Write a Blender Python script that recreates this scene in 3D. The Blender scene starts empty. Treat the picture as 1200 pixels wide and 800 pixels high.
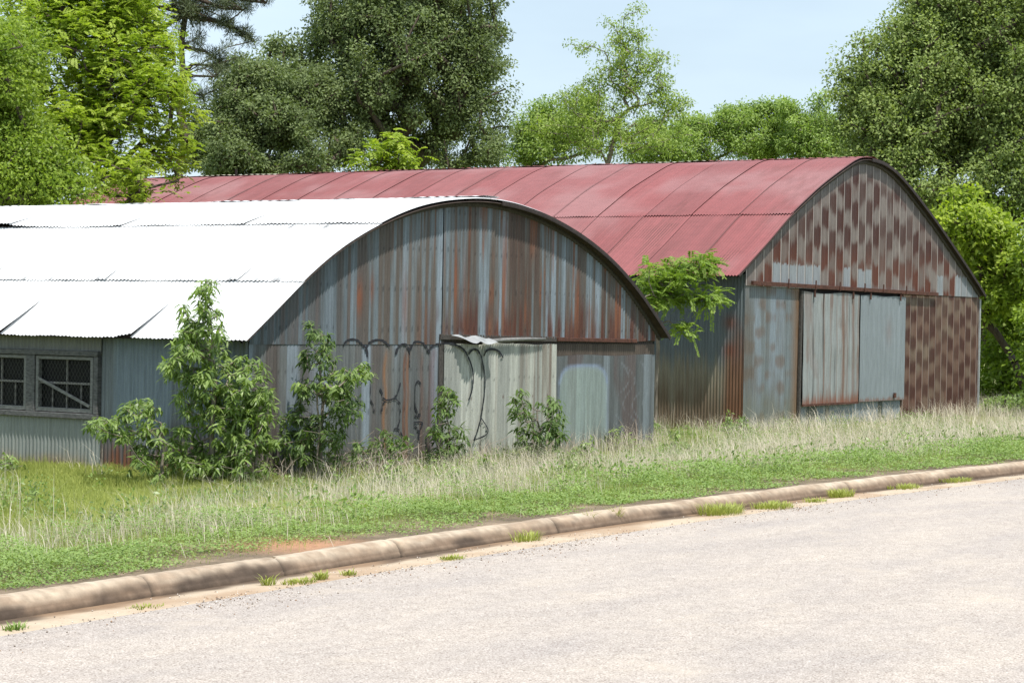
import bpy, math, random
import numpy as np
from mathutils import Matrix, Vector

scene = bpy.context.scene
C = scene.collection
R = math.radians

# ------------------------------------------------------------------ camera
# World: X runs along the street, Y away from it towards the sheds, Z up; the camera stands on the road at X=Y=0.
EYE = 1.7; FPX = 2500.0
fw = np.array([.835, .55, 0.]); fw /= np.linalg.norm(fw)
rt = np.array([fw[1], -fw[0], 0.]); zu = np.array([0, 0, 1.])
pt = 24 / FPX
FWD = fw * math.cos(pt) - zu * math.sin(pt); up2 = zu * math.cos(pt) + fw * math.sin(pt)
ROLL = .0175
RIGHT = rt * math.cos(ROLL) + up2 * math.sin(ROLL); UP = up2 * math.cos(ROLL) - rt * math.sin(ROLL)
cam_d = bpy.data.cameras.new('camera'); cam = bpy.data.objects.new('camera', cam_d); C.objects.link(cam)
cam.matrix_world = Matrix(((RIGHT[0], UP[0], -FWD[0], 0), (RIGHT[1], UP[1], -FWD[1], 0), (RIGHT[2], UP[2], -FWD[2], EYE), (0, 0, 0, 1)))
cam_d.sensor_width = 36; cam_d.lens = 36 * FPX / 1200; cam_d.clip_end = 3000; cam_d.clip_start = .1
scene.camera = cam

# ------------------------------------------------------------------ sky, sun, exposure
SUN_EL = R(65); SUN_A = R(27)            # high, from the street side and a little from the left
sdir = Vector((-math.sin(SUN_A) * math.cos(SUN_EL), -math.cos(SUN_A) * math.cos(SUN_EL), math.sin(SUN_EL)))
w = bpy.data.worlds.new('World'); scene.world = w; w.use_nodes = True
nt = w.node_tree; bg = nt.nodes['Background']
sky = nt.nodes.new('ShaderNodeTexSky'); sky.sky_type = 'NISHITA'; sky.sun_disc = False
sky.sun_elevation = SUN_EL; sky.sun_rotation = math.atan2(sdir.x, sdir.y)
sky.air_density = 1.0; sky.dust_density = 2.2; sky.ozone_density = 1.0
# thin bright veil of high cloud over the blue
tcw = nt.nodes.new('ShaderNodeTexCoord'); mpw = nt.nodes.new('ShaderNodeMapping'); mpw.inputs['Scale'].default_value = (1.2, 1.2, 4.5); nt.links.new(tcw.outputs['Generated'], mpw.inputs[0])
nzw = nt.nodes.new('ShaderNodeTexNoise'); nzw.inputs['Scale'].default_value = 2.6; nzw.inputs['Detail'].default_value = 5; nzw.inputs['Roughness'].default_value = .5; nt.links.new(mpw.outputs[0], nzw.inputs['Vector'])
crw = nt.nodes.new('ShaderNodeValToRGB'); crw.color_ramp.elements[0].position = .36; crw.color_ramp.elements[0].color = (.52,) * 3 + (1,); crw.color_ramp.elements[1].position = .7; crw.color_ramp.elements[1].color = (.85,) * 3 + (1,); nt.links.new(nzw.outputs['Fac'], crw.inputs[0])
mxw = nt.nodes.new('ShaderNodeMix'); mxw.data_type = 'RGBA'; nt.links.new(crw.outputs[0], mxw.inputs[0]); nt.links.new(sky.outputs[0], mxw.inputs[6]); mxw.inputs[7].default_value = (6.5, 7.9, 9.0, 1)
nt.links.new(mxw.outputs[2], bg.inputs[0]); bg.inputs[1].default_value = .105
sd = bpy.data.lights.new('sun', 'SUN'); sd.energy = 4.3; sd.angle = R(.9); sd.color = (1, .95, .88)
so = bpy.data.objects.new('sun', sd); C.objects.link(so); so.rotation_euler = sdir.to_track_quat('Z', 'Y').to_euler()
scene.view_settings.view_transform = 'Standard'; scene.view_settings.look = 'None'
scene.view_settings.exposure = .42; scene.view_settings.gamma = 1; scene.view_settings.use_curve_mapping = False
scene.render.engine = 'CYCLES'
try: scene.cycles.max_bounces = 6; scene.cycles.transparent_max_bounces = 8
except Exception: pass

# ------------------------------------------------------------------ helpers
def ray(x, y): return FWD * FPX + RIGHT * (x - 600) - UP * (y - 400)
def on_y(x, y, v): d = ray(x, y); return d * (v / d[1]) + [0, 0, EYE]
def on_x(x, y, u): d = ray(x, y); return d * (u / d[0]) + [0, 0, EYE]
def at(x, y, depth): return ray(x, y) / FPX * depth + [0, 0, EYE]
def lin(c, k=1.0):
    c = np.asarray(c, float) / 255
    c = np.where(c <= .04045, c / 12.92, ((c + .055) / 1.055) ** 2.4) / k
    return c if k < 1 else c * .88 + .12 * c.mean()
_tab = np.random.RandomState(7).rand(256, 256)
def vn(x, y, s=0):
    x = np.asarray(x, float) + s * 17.31; y = np.asarray(y, float) + s * 9.73
    xi = np.floor(x).astype(int); yi = np.floor(y).astype(int); fx = x - xi; fy = y - yi
    fx = fx * fx * (3 - 2 * fx); fy = fy * fy * (3 - 2 * fy)
    a = _tab[xi % 256, yi % 256]; b = _tab[(xi + 1) % 256, yi % 256]; c = _tab[xi % 256, (yi + 1) % 256]; d = _tab[(xi + 1) % 256, (yi + 1) % 256]
    return (a * (1 - fx) + b * fx) * (1 - fy) + (c * (1 - fx) + d * fx) * fy
def fbm(x, y, s=0): return (vn(x, y, s) + .5 * vn(x * 2.1, y * 2.1, s + 1) + .25 * vn(x * 4.3, y * 4.3, s + 2)) / 1.75
def sm(a, b, x): t = np.clip((x - a) / (b - a), 0, 1); return t * t * (3 - 2 * t)
def mixc(c, d, m): return c * (1 - m[..., None]) + d * m[..., None]

def tag(o, label=None, cat=None, group=None, kind=None):
    if label: o['label'] = label
    if cat: o['category'] = cat
    if group: o['group'] = group
    if kind: o['kind'] = kind
    return o
def link(o, parent=None):
    C.objects.link(o)
    if parent: o.parent = parent
    return o
def empty(name, loc, label, cat, group=None):
    o = bpy.data.objects.new(name, None); C.objects.link(o); o.location = loc; o.empty_display_size = .3
    return tag(o, label, cat, group)
def mesh(name, V, Fc, mat, parent=None, col=None, smooth=False, tint=None):
    """V (n,3) world coordinates; stored relative to the parent's base."""
    V = np.asarray(V, float)
    off = np.array(parent_origin(parent)); V = V - off
    me = bpy.data.meshes.new(name)
    if isinstance(Fc, np.ndarray):
        n, k = Fc.shape
        me.vertices.add(len(V)); me.vertices.foreach_set('co', V.astype(np.float32).ravel())
        me.loops.add(n * k); me.loops.foreach_set('vertex_index', Fc.astype(np.int32).ravel())
        me.polygons.add(n); me.polygons.foreach_set('loop_start', np.arange(0, n * k, k, dtype=np.int32))
        me.update(calc_edges=True)
    else:
        me.from_pydata([tuple(v) for v in V], [], [tuple(f) for f in Fc]); me.update()
    if smooth: me.polygons.foreach_set('use_smooth', np.ones(len(me.polygons), dtype=bool))
    if col is not None:
        a = me.attributes.new('paint', 'FLOAT_COLOR', 'POINT')
        a.data.foreach_set('color', np.c_[col, np.ones(len(col))].astype(np.float32).ravel())
    if tint is not None:
        a = me.attributes.new('tint', 'FLOAT', 'POINT'); a.data.foreach_set('value', tint.astype(np.float32))
    if mat: me.materials.append(mat)
    o = bpy.data.objects.new(name, me); link(o, parent)
    return o
def parent_origin(p):
    l = [0., 0., 0.]
    while p is not None:
        l = [l[i] + p.location[i] for i in range(3)]; p = p.parent
    return l
def grid_faces(nc, nr, closed=False):
    """vertex index = col*nr + row"""
    c = np.arange(nc if closed else nc - 1)[:, None]; r = np.arange(nr - 1)[None, :]; c2 = (c + 1) % nc
    return np.stack([c * nr + r, c2 * nr + r, c2 * nr + r + 1, c * nr + r + 1], -1).reshape(-1, 4)
def box_vf(x0, x1, y0, y1, z0, z1):
    V = [(x, y, z) for x in (x0, x1) for y in (y0, y1) for z in (z0, z1)]
    return V, [(0, 1, 3, 2), (4, 6, 7, 5), (0, 4, 5, 1), (2, 3, 7, 6), (0, 2, 6, 4), (1, 5, 7, 3)]
class MB:
    def __init__(s): s.V = []; s.F = []
    def add(s, V, Fc):
        n = len(s.V); s.V += [tuple(v) for v in V]; s.F += [tuple(i + n for i in f) for f in Fc]; return s
    def box(s, *a): return s.add(*box_vf(*a))
    def bar(s, p, q, wd, th, nrm=(0, 1, 0)):
        p = Vector(p); q = Vector(q); d = (q - p).normalized(); n = Vector(nrm); sd_ = d.cross(n).normalized() * wd / 2; n = d.cross(sd_).normalized() * th / 2
        V = [e + a * sd_ + b * n for e in (p, q) for a, b in ((-1, -1), (1, -1), (1, 1), (-1, 1))]
        return s.add(V, [(3, 2, 1, 0), (4, 5, 6, 7), (0, 1, 5, 4), (1, 2, 6, 5), (2, 3, 7, 6), (3, 0, 4, 7)])
    def tube(s, pts, rad, n=8):
        pts = [Vector(p) for p in pts]; rs = rad if hasattr(rad, '__len__') else [rad] * len(pts); V = []; Fc = []
        for i, p in enumerate(pts):
            d = (pts[min(i + 1, len(pts) - 1)] - pts[max(i - 1, 0)]).normalized(); a = d.orthogonal().normalized(); b = d.cross(a)
            V += [p + (a * math.cos(t) + b * math.sin(t)) * rs[i] for t in [2 * math.pi * k / n for k in range(n)]]
        for i in range(len(pts) - 1):
            for k in range(n): Fc.append((i * n + k, i * n + (k + 1) % n, (i + 1) * n + (k + 1) % n, (i + 1) * n + k))
        Fc.append(tuple(range(n))[::-1]); Fc.append(tuple((len(pts) - 1) * n + k for k in range(n)))
        return s.add(V, Fc)
    def build(s, name, mat, parent=None, bevel=0, smooth=False):
        o = mesh(name, s.V, s.F, mat, parent, smooth=smooth)
        if bevel: m = o.modifiers.new('bevel', 'BEVEL'); m.width = bevel; m.segments = 2
        return o

# ------------------------------------------------------------------ materials
def new_mat(name):
    m = bpy.data.materials.new(name); m.use_nodes = True; n = m.node_tree
    return m, n, n.nodes['Principled BSDF'], lambda a, b: n.links.new(a, b)
def node(n, t, **kw):
    x = n.nodes.new(t)
    for k, v in kw.items():
        if isinstance(k, str) and hasattr(x, k): setattr(x, k, v)
    return x
def noise(n, scale, detail=4, rough=.6, vec=None, sc=None):
    x = n.nodes.new('ShaderNodeTexNoise'); x.inputs['Scale'].default_value = scale; x.inputs['Detail'].default_value = detail; x.inputs['Roughness'].default_value = rough
    if vec is None:
        g = n.nodes.new('ShaderNodeNewGeometry'); vec = g.outputs['Position']
    if sc:
        mp = n.nodes.new('ShaderNodeMapping'); mp.inputs['Scale'].default_value = sc; n.links.new(vec, mp.inputs[0]); vec = mp.outputs[0]
    n.links.new(vec, x.inputs['Vector']); return x
def ramp(n, src, stops):
    r = n.nodes.new('ShaderNodeValToRGB'); cr = r.color_ramp
    while len(cr.elements) < len(stops): cr.elements.new(.5)
    for e, (p, c) in zip(cr.elements, stops): e.position = p; e.color = (*c, 1) if len(c) == 3 else c
    n.links.new(src, r.inputs[0]); return r
def mixn(n, typ, fac, a, b):
    m = n.nodes.new('ShaderNodeMix'); m.data_type = 'RGBA'; m.blend_type = typ
    for s_, v in ((0, fac), (6, a), (7, b)):
        if hasattr(v, 'links'): n.links.new(v, m.inputs[s_])
        else: m.inputs[s_].default_value = v if s_ == 0 else (*v, 1)
    return m.outputs[2]
def bump(n, b, src, strength, dist):
    x = n.nodes.new('ShaderNodeBump'); x.inputs['Strength'].default_value = strength; x.inputs['Distance'].default_value = dist
    n.links.new(src, x.inputs['Height']); n.links.new(x.outputs[0], b.inputs['Normal'])

def painted(name, rough=.6, metal=.0, fine=.25, streak=(30, 30, 2), spec=.35):
    """colour comes from the sheet's own paint/rust attribute, broken up by fine streaks and speckle"""
    m, n, b, L = new_mat(name)
    at_ = n.nodes.new('ShaderNodeAttribute'); at_.attribute_name = 'paint'
    s1 = noise(n, 1, 4, .65, sc=streak); s2 = noise(n, 55, 3, .7)
    r1 = ramp(n, s1.outputs['Fac'], [(.25, (1 - fine,) * 3), (.75, (1 + fine * .55,) * 3)])
    r2 = ramp(n, s2.outputs['Fac'], [(.3, (1 - fine * .5,) * 3), (.7, (1 + fine * .3,) * 3)])
    c = mixn(n, 'MULTIPLY', 1.0, at_.outputs['Color'], r1.outputs[0]); c = mixn(n, 'MULTIPLY', 1.0, c, r2.outputs[0])
    L(c, b.inputs['Base Color']); b.inputs['Roughness'].default_value = rough; b.inputs['Metallic'].default_value = metal; b.inputs['Specular IOR Level'].default_value = spec
    bump(n, b, s2.outputs['Fac'], .15, .01)
    return m
def simple(name, col, rough=.7, metal=0, var=.25, scale=8, sc=None, spec=.3, bmp=.1):
    m, n, b, L = new_mat(name); x = noise(n, scale, 5, .65, sc=sc)
    r = ramp(n, x.outputs['Fac'], [(.3, tuple(np.asarray(col) * (1 - var))), (.7, tuple(np.asarray(col) * (1 + var)))])
    L(r.outputs[0], b.inputs['Base Color']); b.inputs['Roughness'].default_value = rough; b.inputs['Metallic'].default_value = metal; b.inputs['Specular IOR Level'].default_value = spec
    if bmp: bump(n, b, x.outputs['Fac'], bmp, .02)
    return m
def leaf_mat(name, dark, light, trans=.35, rough=.5, spec=.35, tr_tint=(1.15, 1.25, .5)):
    m, n, b, L = new_mat(name)
    a = n.nodes.new('ShaderNodeAttribute'); a.attribute_name = 'tint'
    r = ramp(n, a.outputs['Fac'], [(0, dark), (1, light)])
    L(r.outputs[0], b.inputs['Base Color']); b.inputs['Roughness'].default_value = rough; b.inputs['Specular IOR Level'].default_value = spec
    t = n.nodes.new('ShaderNodeBsdfTranslucent'); L(mixn(n, 'MULTIPLY', 1.0, r.outputs[0], tr_tint), t.inputs[0])
    mx = n.nodes.new('ShaderNodeMixShader'); mx.inputs[0].default_value = trans
    L(b.outputs[0], mx.inputs[1]); L(t.outputs[0], mx.inputs[2]); L(mx.outputs[0], n.nodes['Material Output'].inputs[0])
    return m

M = {}
M['sheet'] = painted('weathered_steel', .55, .15, .28)
M['roofwhite'] = painted('white_roof_sheet', .5, .0, .08, (6, 6, 6))
M['roofred'] = painted('red_roof_sheet', .6, .0, .14, (9, 3, 9))
M['bark'] = simple('bark', (.09, .07, .055), .9, var=.4, scale=1, sc=(12, 12, 3))
M['bark_pale'] = simple('pale_bark', (.2, .17, .14), .9, var=.35, scale=1, sc=(12, 12, 3))
M['twig_dry'] = simple('dry_twig', (.33, .27, .22), .9)
M['grey_wood'] = simple('grey_wood', (.17, .17, .165), .85, var=.4, scale=1, sc=(12, 12, 40))
M['dark_wood_and_gap'] = simple('dark_wood_and_gap', (.055, .05, .045), .9, var=.4, scale=20)  # for boards, and for the strip that imitates a shaded gap
M['rust_bar'] = simple('rusty_steel', (.075, .032, .022), .8, var=.5, scale=12)
M['under'] = simple('rusted_underside', (.05, .036, .03), .85, var=.4, scale=6)
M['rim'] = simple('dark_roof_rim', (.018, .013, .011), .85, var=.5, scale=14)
M['wire'] = simple('weathered_wire', (.055, .055, .052), .6, .3)
M['glass'] = simple('dark_room_glass', (.008, .008, .009), .5, spec=.15, bmp=0)  # near-black pane: the unlit room behind is put into its colour
M['galv'] = simple('galvanised_steel', (.38, .40, .41), .5, .3, var=.2, scale=6)
M['black_paint'] = simple('black_spray_paint', (.018, .02, .025), .7, var=.3)
M['flue'] = simple('red_brown_flue', (.24, .1, .075), .8)
M['cream'] = simple('cream_ridge', (.5, .46, .36), .7)

# ------------------------------------------------------------------ terrain, road, kerb
def kerb_v(u): return 9.15 - .65 * (1 - np.exp(-((np.asarray(u, float) - 17) / 10) ** 2))
def ground_z(u, v):
    u = np.asarray(u, float); v = np.asarray(v, float)
    k = kerb_v(u) + .12
    t = np.clip((v - k - .1) / 8.2, 0, 1)
    z = .105 - .70 * t * t * (3 - 2 * t)
    bum = (fbm(u * .6, v * .6, 3) - .5) * .10 + (vn(u * 3, v * 3, 5) - .5) * .03
    z = z + bum * sm(.05, .7, v - k)
    z = np.where(v < k, -.25, z)
    z = np.where(v < -2.9, .1, z)
    return z
us = np.unique(np.r_[np.linspace(-900, -20, 30), np.linspace(-20, 4, 40), np.arange(4, 30, .12), np.arange(30, 62, .25), np.linspace(62, 130, 50), np.linspace(130, 900, 30)])
vs = np.unique(np.r_[np.linspace(-900, -10, 20), -6, -3.4, -2.95, -2.85, 0, 5, 8, np.arange(8.3, 13, .06), np.arange(13, 24, .25), np.linspace(24, 120, 60), np.linspace(120, 900, 30)])
U, Vv = np.meshgrid(us, vs, indexing='ij'); Z = ground_z(U, Vv)
def ground_material():
    m, n, b, L = new_mat('earth')
    x = noise(n, 2.2, 6, .65); y = noise(n, 24, 4, .7)
    r = ramp(n, x.outputs['Fac'], [(.32, (.10, .075, .045)), (.5, (.17, .125, .08)), (.68, (.30, .22, .15))])
    sp = n.nodes.new('ShaderNodeVectorMath'); sp.operation = 'DISTANCE'; g = n.nodes.new('ShaderNodeNewGeometry'); L(g.outputs['Position'], sp.inputs[0]); sp.inputs[1].default_value = (11.65, 9.45, .1)
    mr = n.nodes.new('ShaderNodeMapRange'); mr.inputs[1].default_value = .75; mr.inputs[2].default_value = .15; L(sp.outputs['Value'], mr.inputs[0])
    sv = n.nodes.new('ShaderNodeSeparateXYZ'); L(g.outputs['Position'], sv.inputs[0]); mv = n.nodes.new('ShaderNodeMapRange'); mv.inputs[1].default_value = 9.7; mv.inputs[2].default_value = 10.6; L(sv.outputs['Y'], mv.inputs[0])
    thatch = ramp(n, y.outputs['Fac'], [(.3, (.10, .12, .03)), (.7, (.24, .26, .08))])
    c0 = mixn(n, 'MIX', mv.outputs[0], r.outputs[0], thatch.outputs[0])
    c = mixn(n, 'MIX', mr.outputs[0], c0, (.38, .2, .11))
    r2 = ramp(n, y.outputs['Fac'], [(.3, (.7,) * 3), (.7, (1.15,) * 3)])
    L(mixn(n, 'MULTIPLY', 1., c, r2.outputs[0]), b.inputs['Base Color']); b.inputs['Roughness'].default_value = .95; bump(n, b, y.outputs['Fac'], .6, .03)
    return m
tag(mesh('ground', np.stack([U, Vv, Z], -1).reshape(-1, 3), grid_faces(len(us), len(vs)), ground_material(), smooth=True), kind='structure')

def road_material():
    m, n, b, L = new_mat('chip_seal')
    g = n.nodes.new('ShaderNodeNewGeometry')
    vo = n.nodes.new('ShaderNodeTexVoronoi'); vo.inputs['Scale'].default_value = 105; L(g.outputs['Position'], vo.inputs['Vector'])
    r = ramp(n, vo.outputs['Color'], [(.06, (.24, .205, .18)), (.22, (.42, .378, .342)), (.75, (.49, .445, .408)), (.96, (.64, .60, .56))])
    vd = ramp(n, vo.outputs['Distance'], [(.35, (1, 1, 1)), (.8, (.6, .56, .54))])
    c = mixn(n, 'MULTIPLY', 1., r.outputs[0], vd.outputs[0])
    y = noise(n, .9, 5, .6, sc=(.5, 1.6, 1)); y2 = noise(n, 9, 4, .7)
    c = mixn(n, 'MULTIPLY', 1., c, ramp(n, y.outputs['Fac'], [(.3, (.86, .85, .86)), (.7, (1.1, 1.07, 1.02))]).outputs[0])
    c = mixn(n, 'MULTIPLY', 1., c, ramp(n, y2.outputs['Fac'], [(.3, (.88,) * 3), (.7, (1.1,) * 3)]).outputs[0])
    # fine sand lying in patches
    y3 = noise(n, 1.3, 6, .7); rr = ramp(n, y3.outputs['Fac'], [(.56, (0, 0, 0)), (.75, (.55,) * 3)])
    c = mixn(n, 'MIX', rr.outputs[0], c, (.47, .40, .325))
    L(c, b.inputs['Base Color']); b.inputs['Roughness'].default_value = .85
    bump(n, b, vo.outputs['Distance'], .5, .006)
    return m
ru = np.r_[-300, -100, -40, np.arange(-10, 45, .06), 60, 100, 300]
edge = kerb_v(ru) - .33 + (fbm(ru * 1.3, 0 * ru, 8) - .5) * .16 + (vn(ru * 9, 0 * ru, 9) - .5) * .05
rows = [0, .015, .04, .1, .3, .6, 1.0]
RV = []
for u_, e_ in zip(ru, edge):
    y0 = -2.75
    for k_, q in enumerate([e_, e_ - .012, e_ - .3, 6.5, 4., 0., y0]): RV.append((u_, q, (-.006, 0, 0, .02, .04, .03, -.02)[k_]))
tag(mesh('road', RV, grid_faces(len(ru), 7)[:, ::-1], road_material(), smooth=True), kind='structure')
gu = np.r_[-300, -60, np.arange(-10, 45, .05), 60, 300]; gd = np.array([0, .03, .07, .12, .17, .22, .3, .45, 1.0])
GU = np.repeat(gu[:, None], 9, 1); GDd = np.repeat(gd[None], len(gu), 0) - .01
wob = (fbm(GU * 1.1, GU * 0, 28) - .5) * .22 + (vn(GU * 7, GDd * 20, 29) - .5) * .06
gc_ = mixc(np.broadcast_to(np.array([.105, .074, .052]), GU.shape + (3,)), np.array([.46, .37, .275]), sm(.06, .15, GDd + wob))
gc_ = mixc(gc_, np.array([.32, .21, .13]), .6 * sm(.5, .7, fbm(GU * 1.7, GDd * 3, 30)))
tag(mesh('gutter', np.stack([GU, kerb_v(GU) - GDd, np.full_like(GU, -.004) + .01 * sm(.1, .25, GDd + wob) * sm(.5, .3, GDd)], -1).reshape(-1, 3), grid_faces(len(gu), 9), painted('gutter_silt', .9, 0, .15, (8, 8, 8), .2), col=gc_.reshape(-1, 3), smooth=True), kind='structure')

prof = [(0, -.05), (.005, .02), (.02, .06), (.045, .095), (.075, .115), (.11, .122), (.16, .12), (.20, .11), (.215, .06), (.22, -.1)]
prof = np.array(prof); pt_ = np.linspace(0, 9, 28); prof = np.c_[np.interp(pt_, range(10), prof[:, 0]), np.interp(pt_, range(10), prof[:, 1])]
ku = np.arange(-10, 45, .03); jn = [9.6, 10.95, 12.35, 14.6, 17.4, 18.3, 20.2, 21.9, 24.9, 5.5, 2.5, 28, 31, 34, 37, 40, 43]
KV = []
for u_ in ku:
    d = min(abs(u_ - j) for j in jn); g_ = .02 * math.exp(-(d / .018) ** 2)
    wv = (vn(u_ * .8, 0, 11) - .5) * .04; wz = (vn(u_ * 1.1, 0, 12) - .5) * .014 - .008; n2 = (vn(u_ * 9, 3, 2) - .5) * .006 + (vn(u_ * 24, 3, 4) - .5) * .004
    for i_, (a, b_) in enumerate(prof):
        top = b_ > .02
        KV.append((u_, float(kerb_v(u_)) + a + wv + (g_ if i_ < 14 else 0) + n2, b_ + (wz - g_ + n2 * .6 if top else 0)))
KV = np.array(KV); ku_, kz_ = KV[:, 0], KV[:, 2]; kq_ = np.tile(pt_, len(ku))
big = fbm(ku_ * 1.1, kz_ * 0, 34); med = fbm(ku_ * 6, kz_ * 18, 35); fin = vn(ku_ * 26, kz_ * 30, 36)
kc = mixc(np.broadcast_to(np.array([.43, .35, .265]), KV.shape), np.array([.31, .235, .17]), sm(.35, .7, med))
kc = mixc(kc, np.array([.50, .43, .34]), sm(.45, .8, fbm(ku_ * 2.5, kq_ * .8, 37)) * .6)
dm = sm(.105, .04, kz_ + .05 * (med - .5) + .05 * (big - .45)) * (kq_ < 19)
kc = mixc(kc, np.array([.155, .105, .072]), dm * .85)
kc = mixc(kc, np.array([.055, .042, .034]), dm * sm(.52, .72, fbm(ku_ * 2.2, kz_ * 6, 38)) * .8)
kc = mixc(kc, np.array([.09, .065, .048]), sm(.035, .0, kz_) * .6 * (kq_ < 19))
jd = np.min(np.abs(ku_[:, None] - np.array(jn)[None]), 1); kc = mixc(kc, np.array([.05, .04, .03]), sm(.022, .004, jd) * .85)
kc = kc * (.8 + .4 * fin)[:, None]
M['kerb'] = painted('old_concrete', .92, 0, .14, (14, 14, 14), .2)
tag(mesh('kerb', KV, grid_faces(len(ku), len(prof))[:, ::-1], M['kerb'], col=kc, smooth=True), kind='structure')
tag(MB().box(-300, 300, -2.95, -2.75, -.2, .12).build('far_kerb', simple('plain_concrete', (.4, .32, .25), .9)), kind='structure')

# ------------------------------------------------------------------ sheet metal builders
def corr(kind, s, pitch, amp):
    if kind == 'sine': return amp * np.sin(2 * np.pi * s / pitch)
    f = (s / pitch) % 1.0                                              # flat pan with a standing rib and small crimps
    d = np.minimum(f, 1 - f) * pitch
    return amp * np.clip(1 - d / .022, 0, 1) * 1.6 + .35 * amp * np.cos(2 * np.pi * f * 5)
def wall_sheet(name, parent, axis, fixed, s0, s1, zb, zt, paint, kind='sine', pitch=.076, amp=.0115, off=0., nz=None, step=6, mat=None, sgn=-1, warp=0.):
    """upright sheet on plane y=fixed (axis 'x') or x=fixed (axis 'y'); zb/zt numbers or functions of s"""
    ns = max(int((s1 - s0) / (pitch if kind == 'sine' else .076) * step), 4); s = np.linspace(s0, s1, ns)
    zb_ = np.array([zb(q) if callable(zb) else zb for q in s], float); zt_ = np.array([zt(q) if callable(zt) else zt for q in s], float)
    nz = nz or max(int((zt_ - zb_).max() / .045), 4)
    t = np.linspace(0, 1, nz); Zz = zb_[:, None] + (zt_ - zb_)[:, None] * t; S = np.repeat(s[:, None], nz, 1)
    D = corr(kind, S, pitch, amp) + warp * (fbm(S * .9, Zz * .9, 4) - .5)
    P = np.full_like(S, fixed) + sgn * (D + off)
    V = np.stack([S, P, Zz] if axis == 'x' else [P, S, Zz], -1).reshape(-1, 3)
    col = np.clip(paint(S, Zz), 0, 1).reshape(-1, 3)
    return mesh(name, V, grid_faces(ns, nz), mat or M['sheet'], parent, col=col, smooth=True)

def make_profile(pts, deg, x0=None, x1=None):
    p = np.array(pts); gx = np.linspace(p[0, 0] - 2, p[-1, 0] + 2, 900); c0 = p[:, 0].mean()
    pe = np.r_[[p[0] - (p[1] - p[0]) / (p[1, 0] - p[0, 0]) * 2], p, [p[-1] + (p[-1] - p[-2]) / (p[-1, 0] - p[-2, 0]) * 2]]
    gz_ = np.interp(gx, pe[:, 0], pe[:, 1]); w_ = deg / (gx[1] - gx[0]); kx = np.arange(-int(3 * w_), int(3 * w_) + 1); kk = np.exp(-.5 * (kx / w_) ** 2); kk /= kk.sum()
    gz_ = np.convolve(np.pad(gz_, len(kx) // 2, 'reflect', reflect_type='odd'), kk, 'valid')
    f = lambda u: np.interp(u, gx, gz_)
    xs = np.linspace(x0 or p[0, 0], x1 or p[-1, 0], 400); zs = f(xs)
    L_ = np.r_[0, np.cumsum(np.hypot(np.diff(xs), np.diff(zs)))]
    return f, xs, zs, L_
def roof_sheet(name, parent, prf, ua, ub, y0, y1, off, paint, mat, lift=None, amp=.009, pitch=.076, seg=.16, step=6):
    f, xs, zs, L_ = prf
    la, lb = np.interp([ua, ub], xs, L_); nl = max(int((lb - la) / seg), 4); l = np.linspace(la, lb, nl)
    X = np.interp(l, L_, xs); Zt = np.interp(l, L_, zs)
    tx = np.gradient(X); tz = np.gradient(Zt); q = np.hypot(tx, tz); nx, nz_ = -tz / q, tx / q
    ny = max(int((y1 - y0) / pitch * step), 8); y = np.linspace(y0, y1, ny)
    D = (amp * np.sin(2 * np.pi * y / pitch))[:, None] + off + np.zeros(nl)[None, :]
    LL = np.repeat(l[None], ny, 0); YY = np.repeat(y[:, None], nl, 1)
    D = D + .02 * (fbm(YY * .8, LL * .8, 6) - .5)
    if lift is not None: D = D + lift((LL - la) / (lb - la), (YY - y0) / (y1 - y0), YY)
    V = np.stack([X[None] + nx[None] * D, YY, Zt[None] + nz_[None] * D], -1).reshape(-1, 3)
    return mesh(name, V, grid_faces(ny, nl), mat, parent, col=np.clip(paint(LL, YY), 0, 1).reshape(-1, 3), smooth=True)
def band(name, parent, prf, ua, ub, y0, y1, hi, lo, mat):
    """curved strip of real thickness following the roof arc"""
    f, xs, zs, L_ = prf; X = np.linspace(ua, ub, 60); Zt = np.interp(X, xs, zs)
    tx = np.gradient(X); tz = np.gradient(Zt); q = np.hypot(tx, tz); nx, nz_ = -tz / q, tx / q
    P = []
    for i in range(60):
        for (yy, d) in ((y0, lo), (y0, hi), (y1, hi), (y1, lo), (y0, lo)): P.append((X[i] + nx[i] * d, yy, Zt[i] + nz_[i] * d))
    return mesh(name, P, grid_faces(60, 5), mat, parent)

KG = 1.0   # a gable sheet of albedo a shows about a*KG on screen under this sun
gray = lin((100, 105, 106), KG); pale = lin((132, 146, 158), KG); brown = lin((86, 70, 62), KG); redr = lin((88, 48, 34), KG); orange = lin((136, 84, 50), KG)
dirt = lin((98, 84, 66), KG)

# ================================================================== WHITE-ROOFED HUT
W = empty('arched_shed', (28.6, 19.5, -.57), 'low arched corrugated shed with bright white roof and black spray paint on its gable', 'shed')
WP = make_profile([(22.6, 1.36), (23.41, 1.89), (23.82, 2.26), (24.64, 2.72), (25.65, 3.14), (26.43, 3.38), (27.28, 3.56), (28.62, 3.67), (30.04, 3.55), (30.86, 3.36), (31.82, 3.09), (32.84, 2.65), (33.64, 2.18), (34.6, 1.44)], .55)
wtop = lambda u: float(np.interp(u, WP[1], WP[2])) - .03
WY = 19.5; WX0 = 22.9; WX1 = 34.42; WB = -.62; WEND = 41.0

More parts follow.
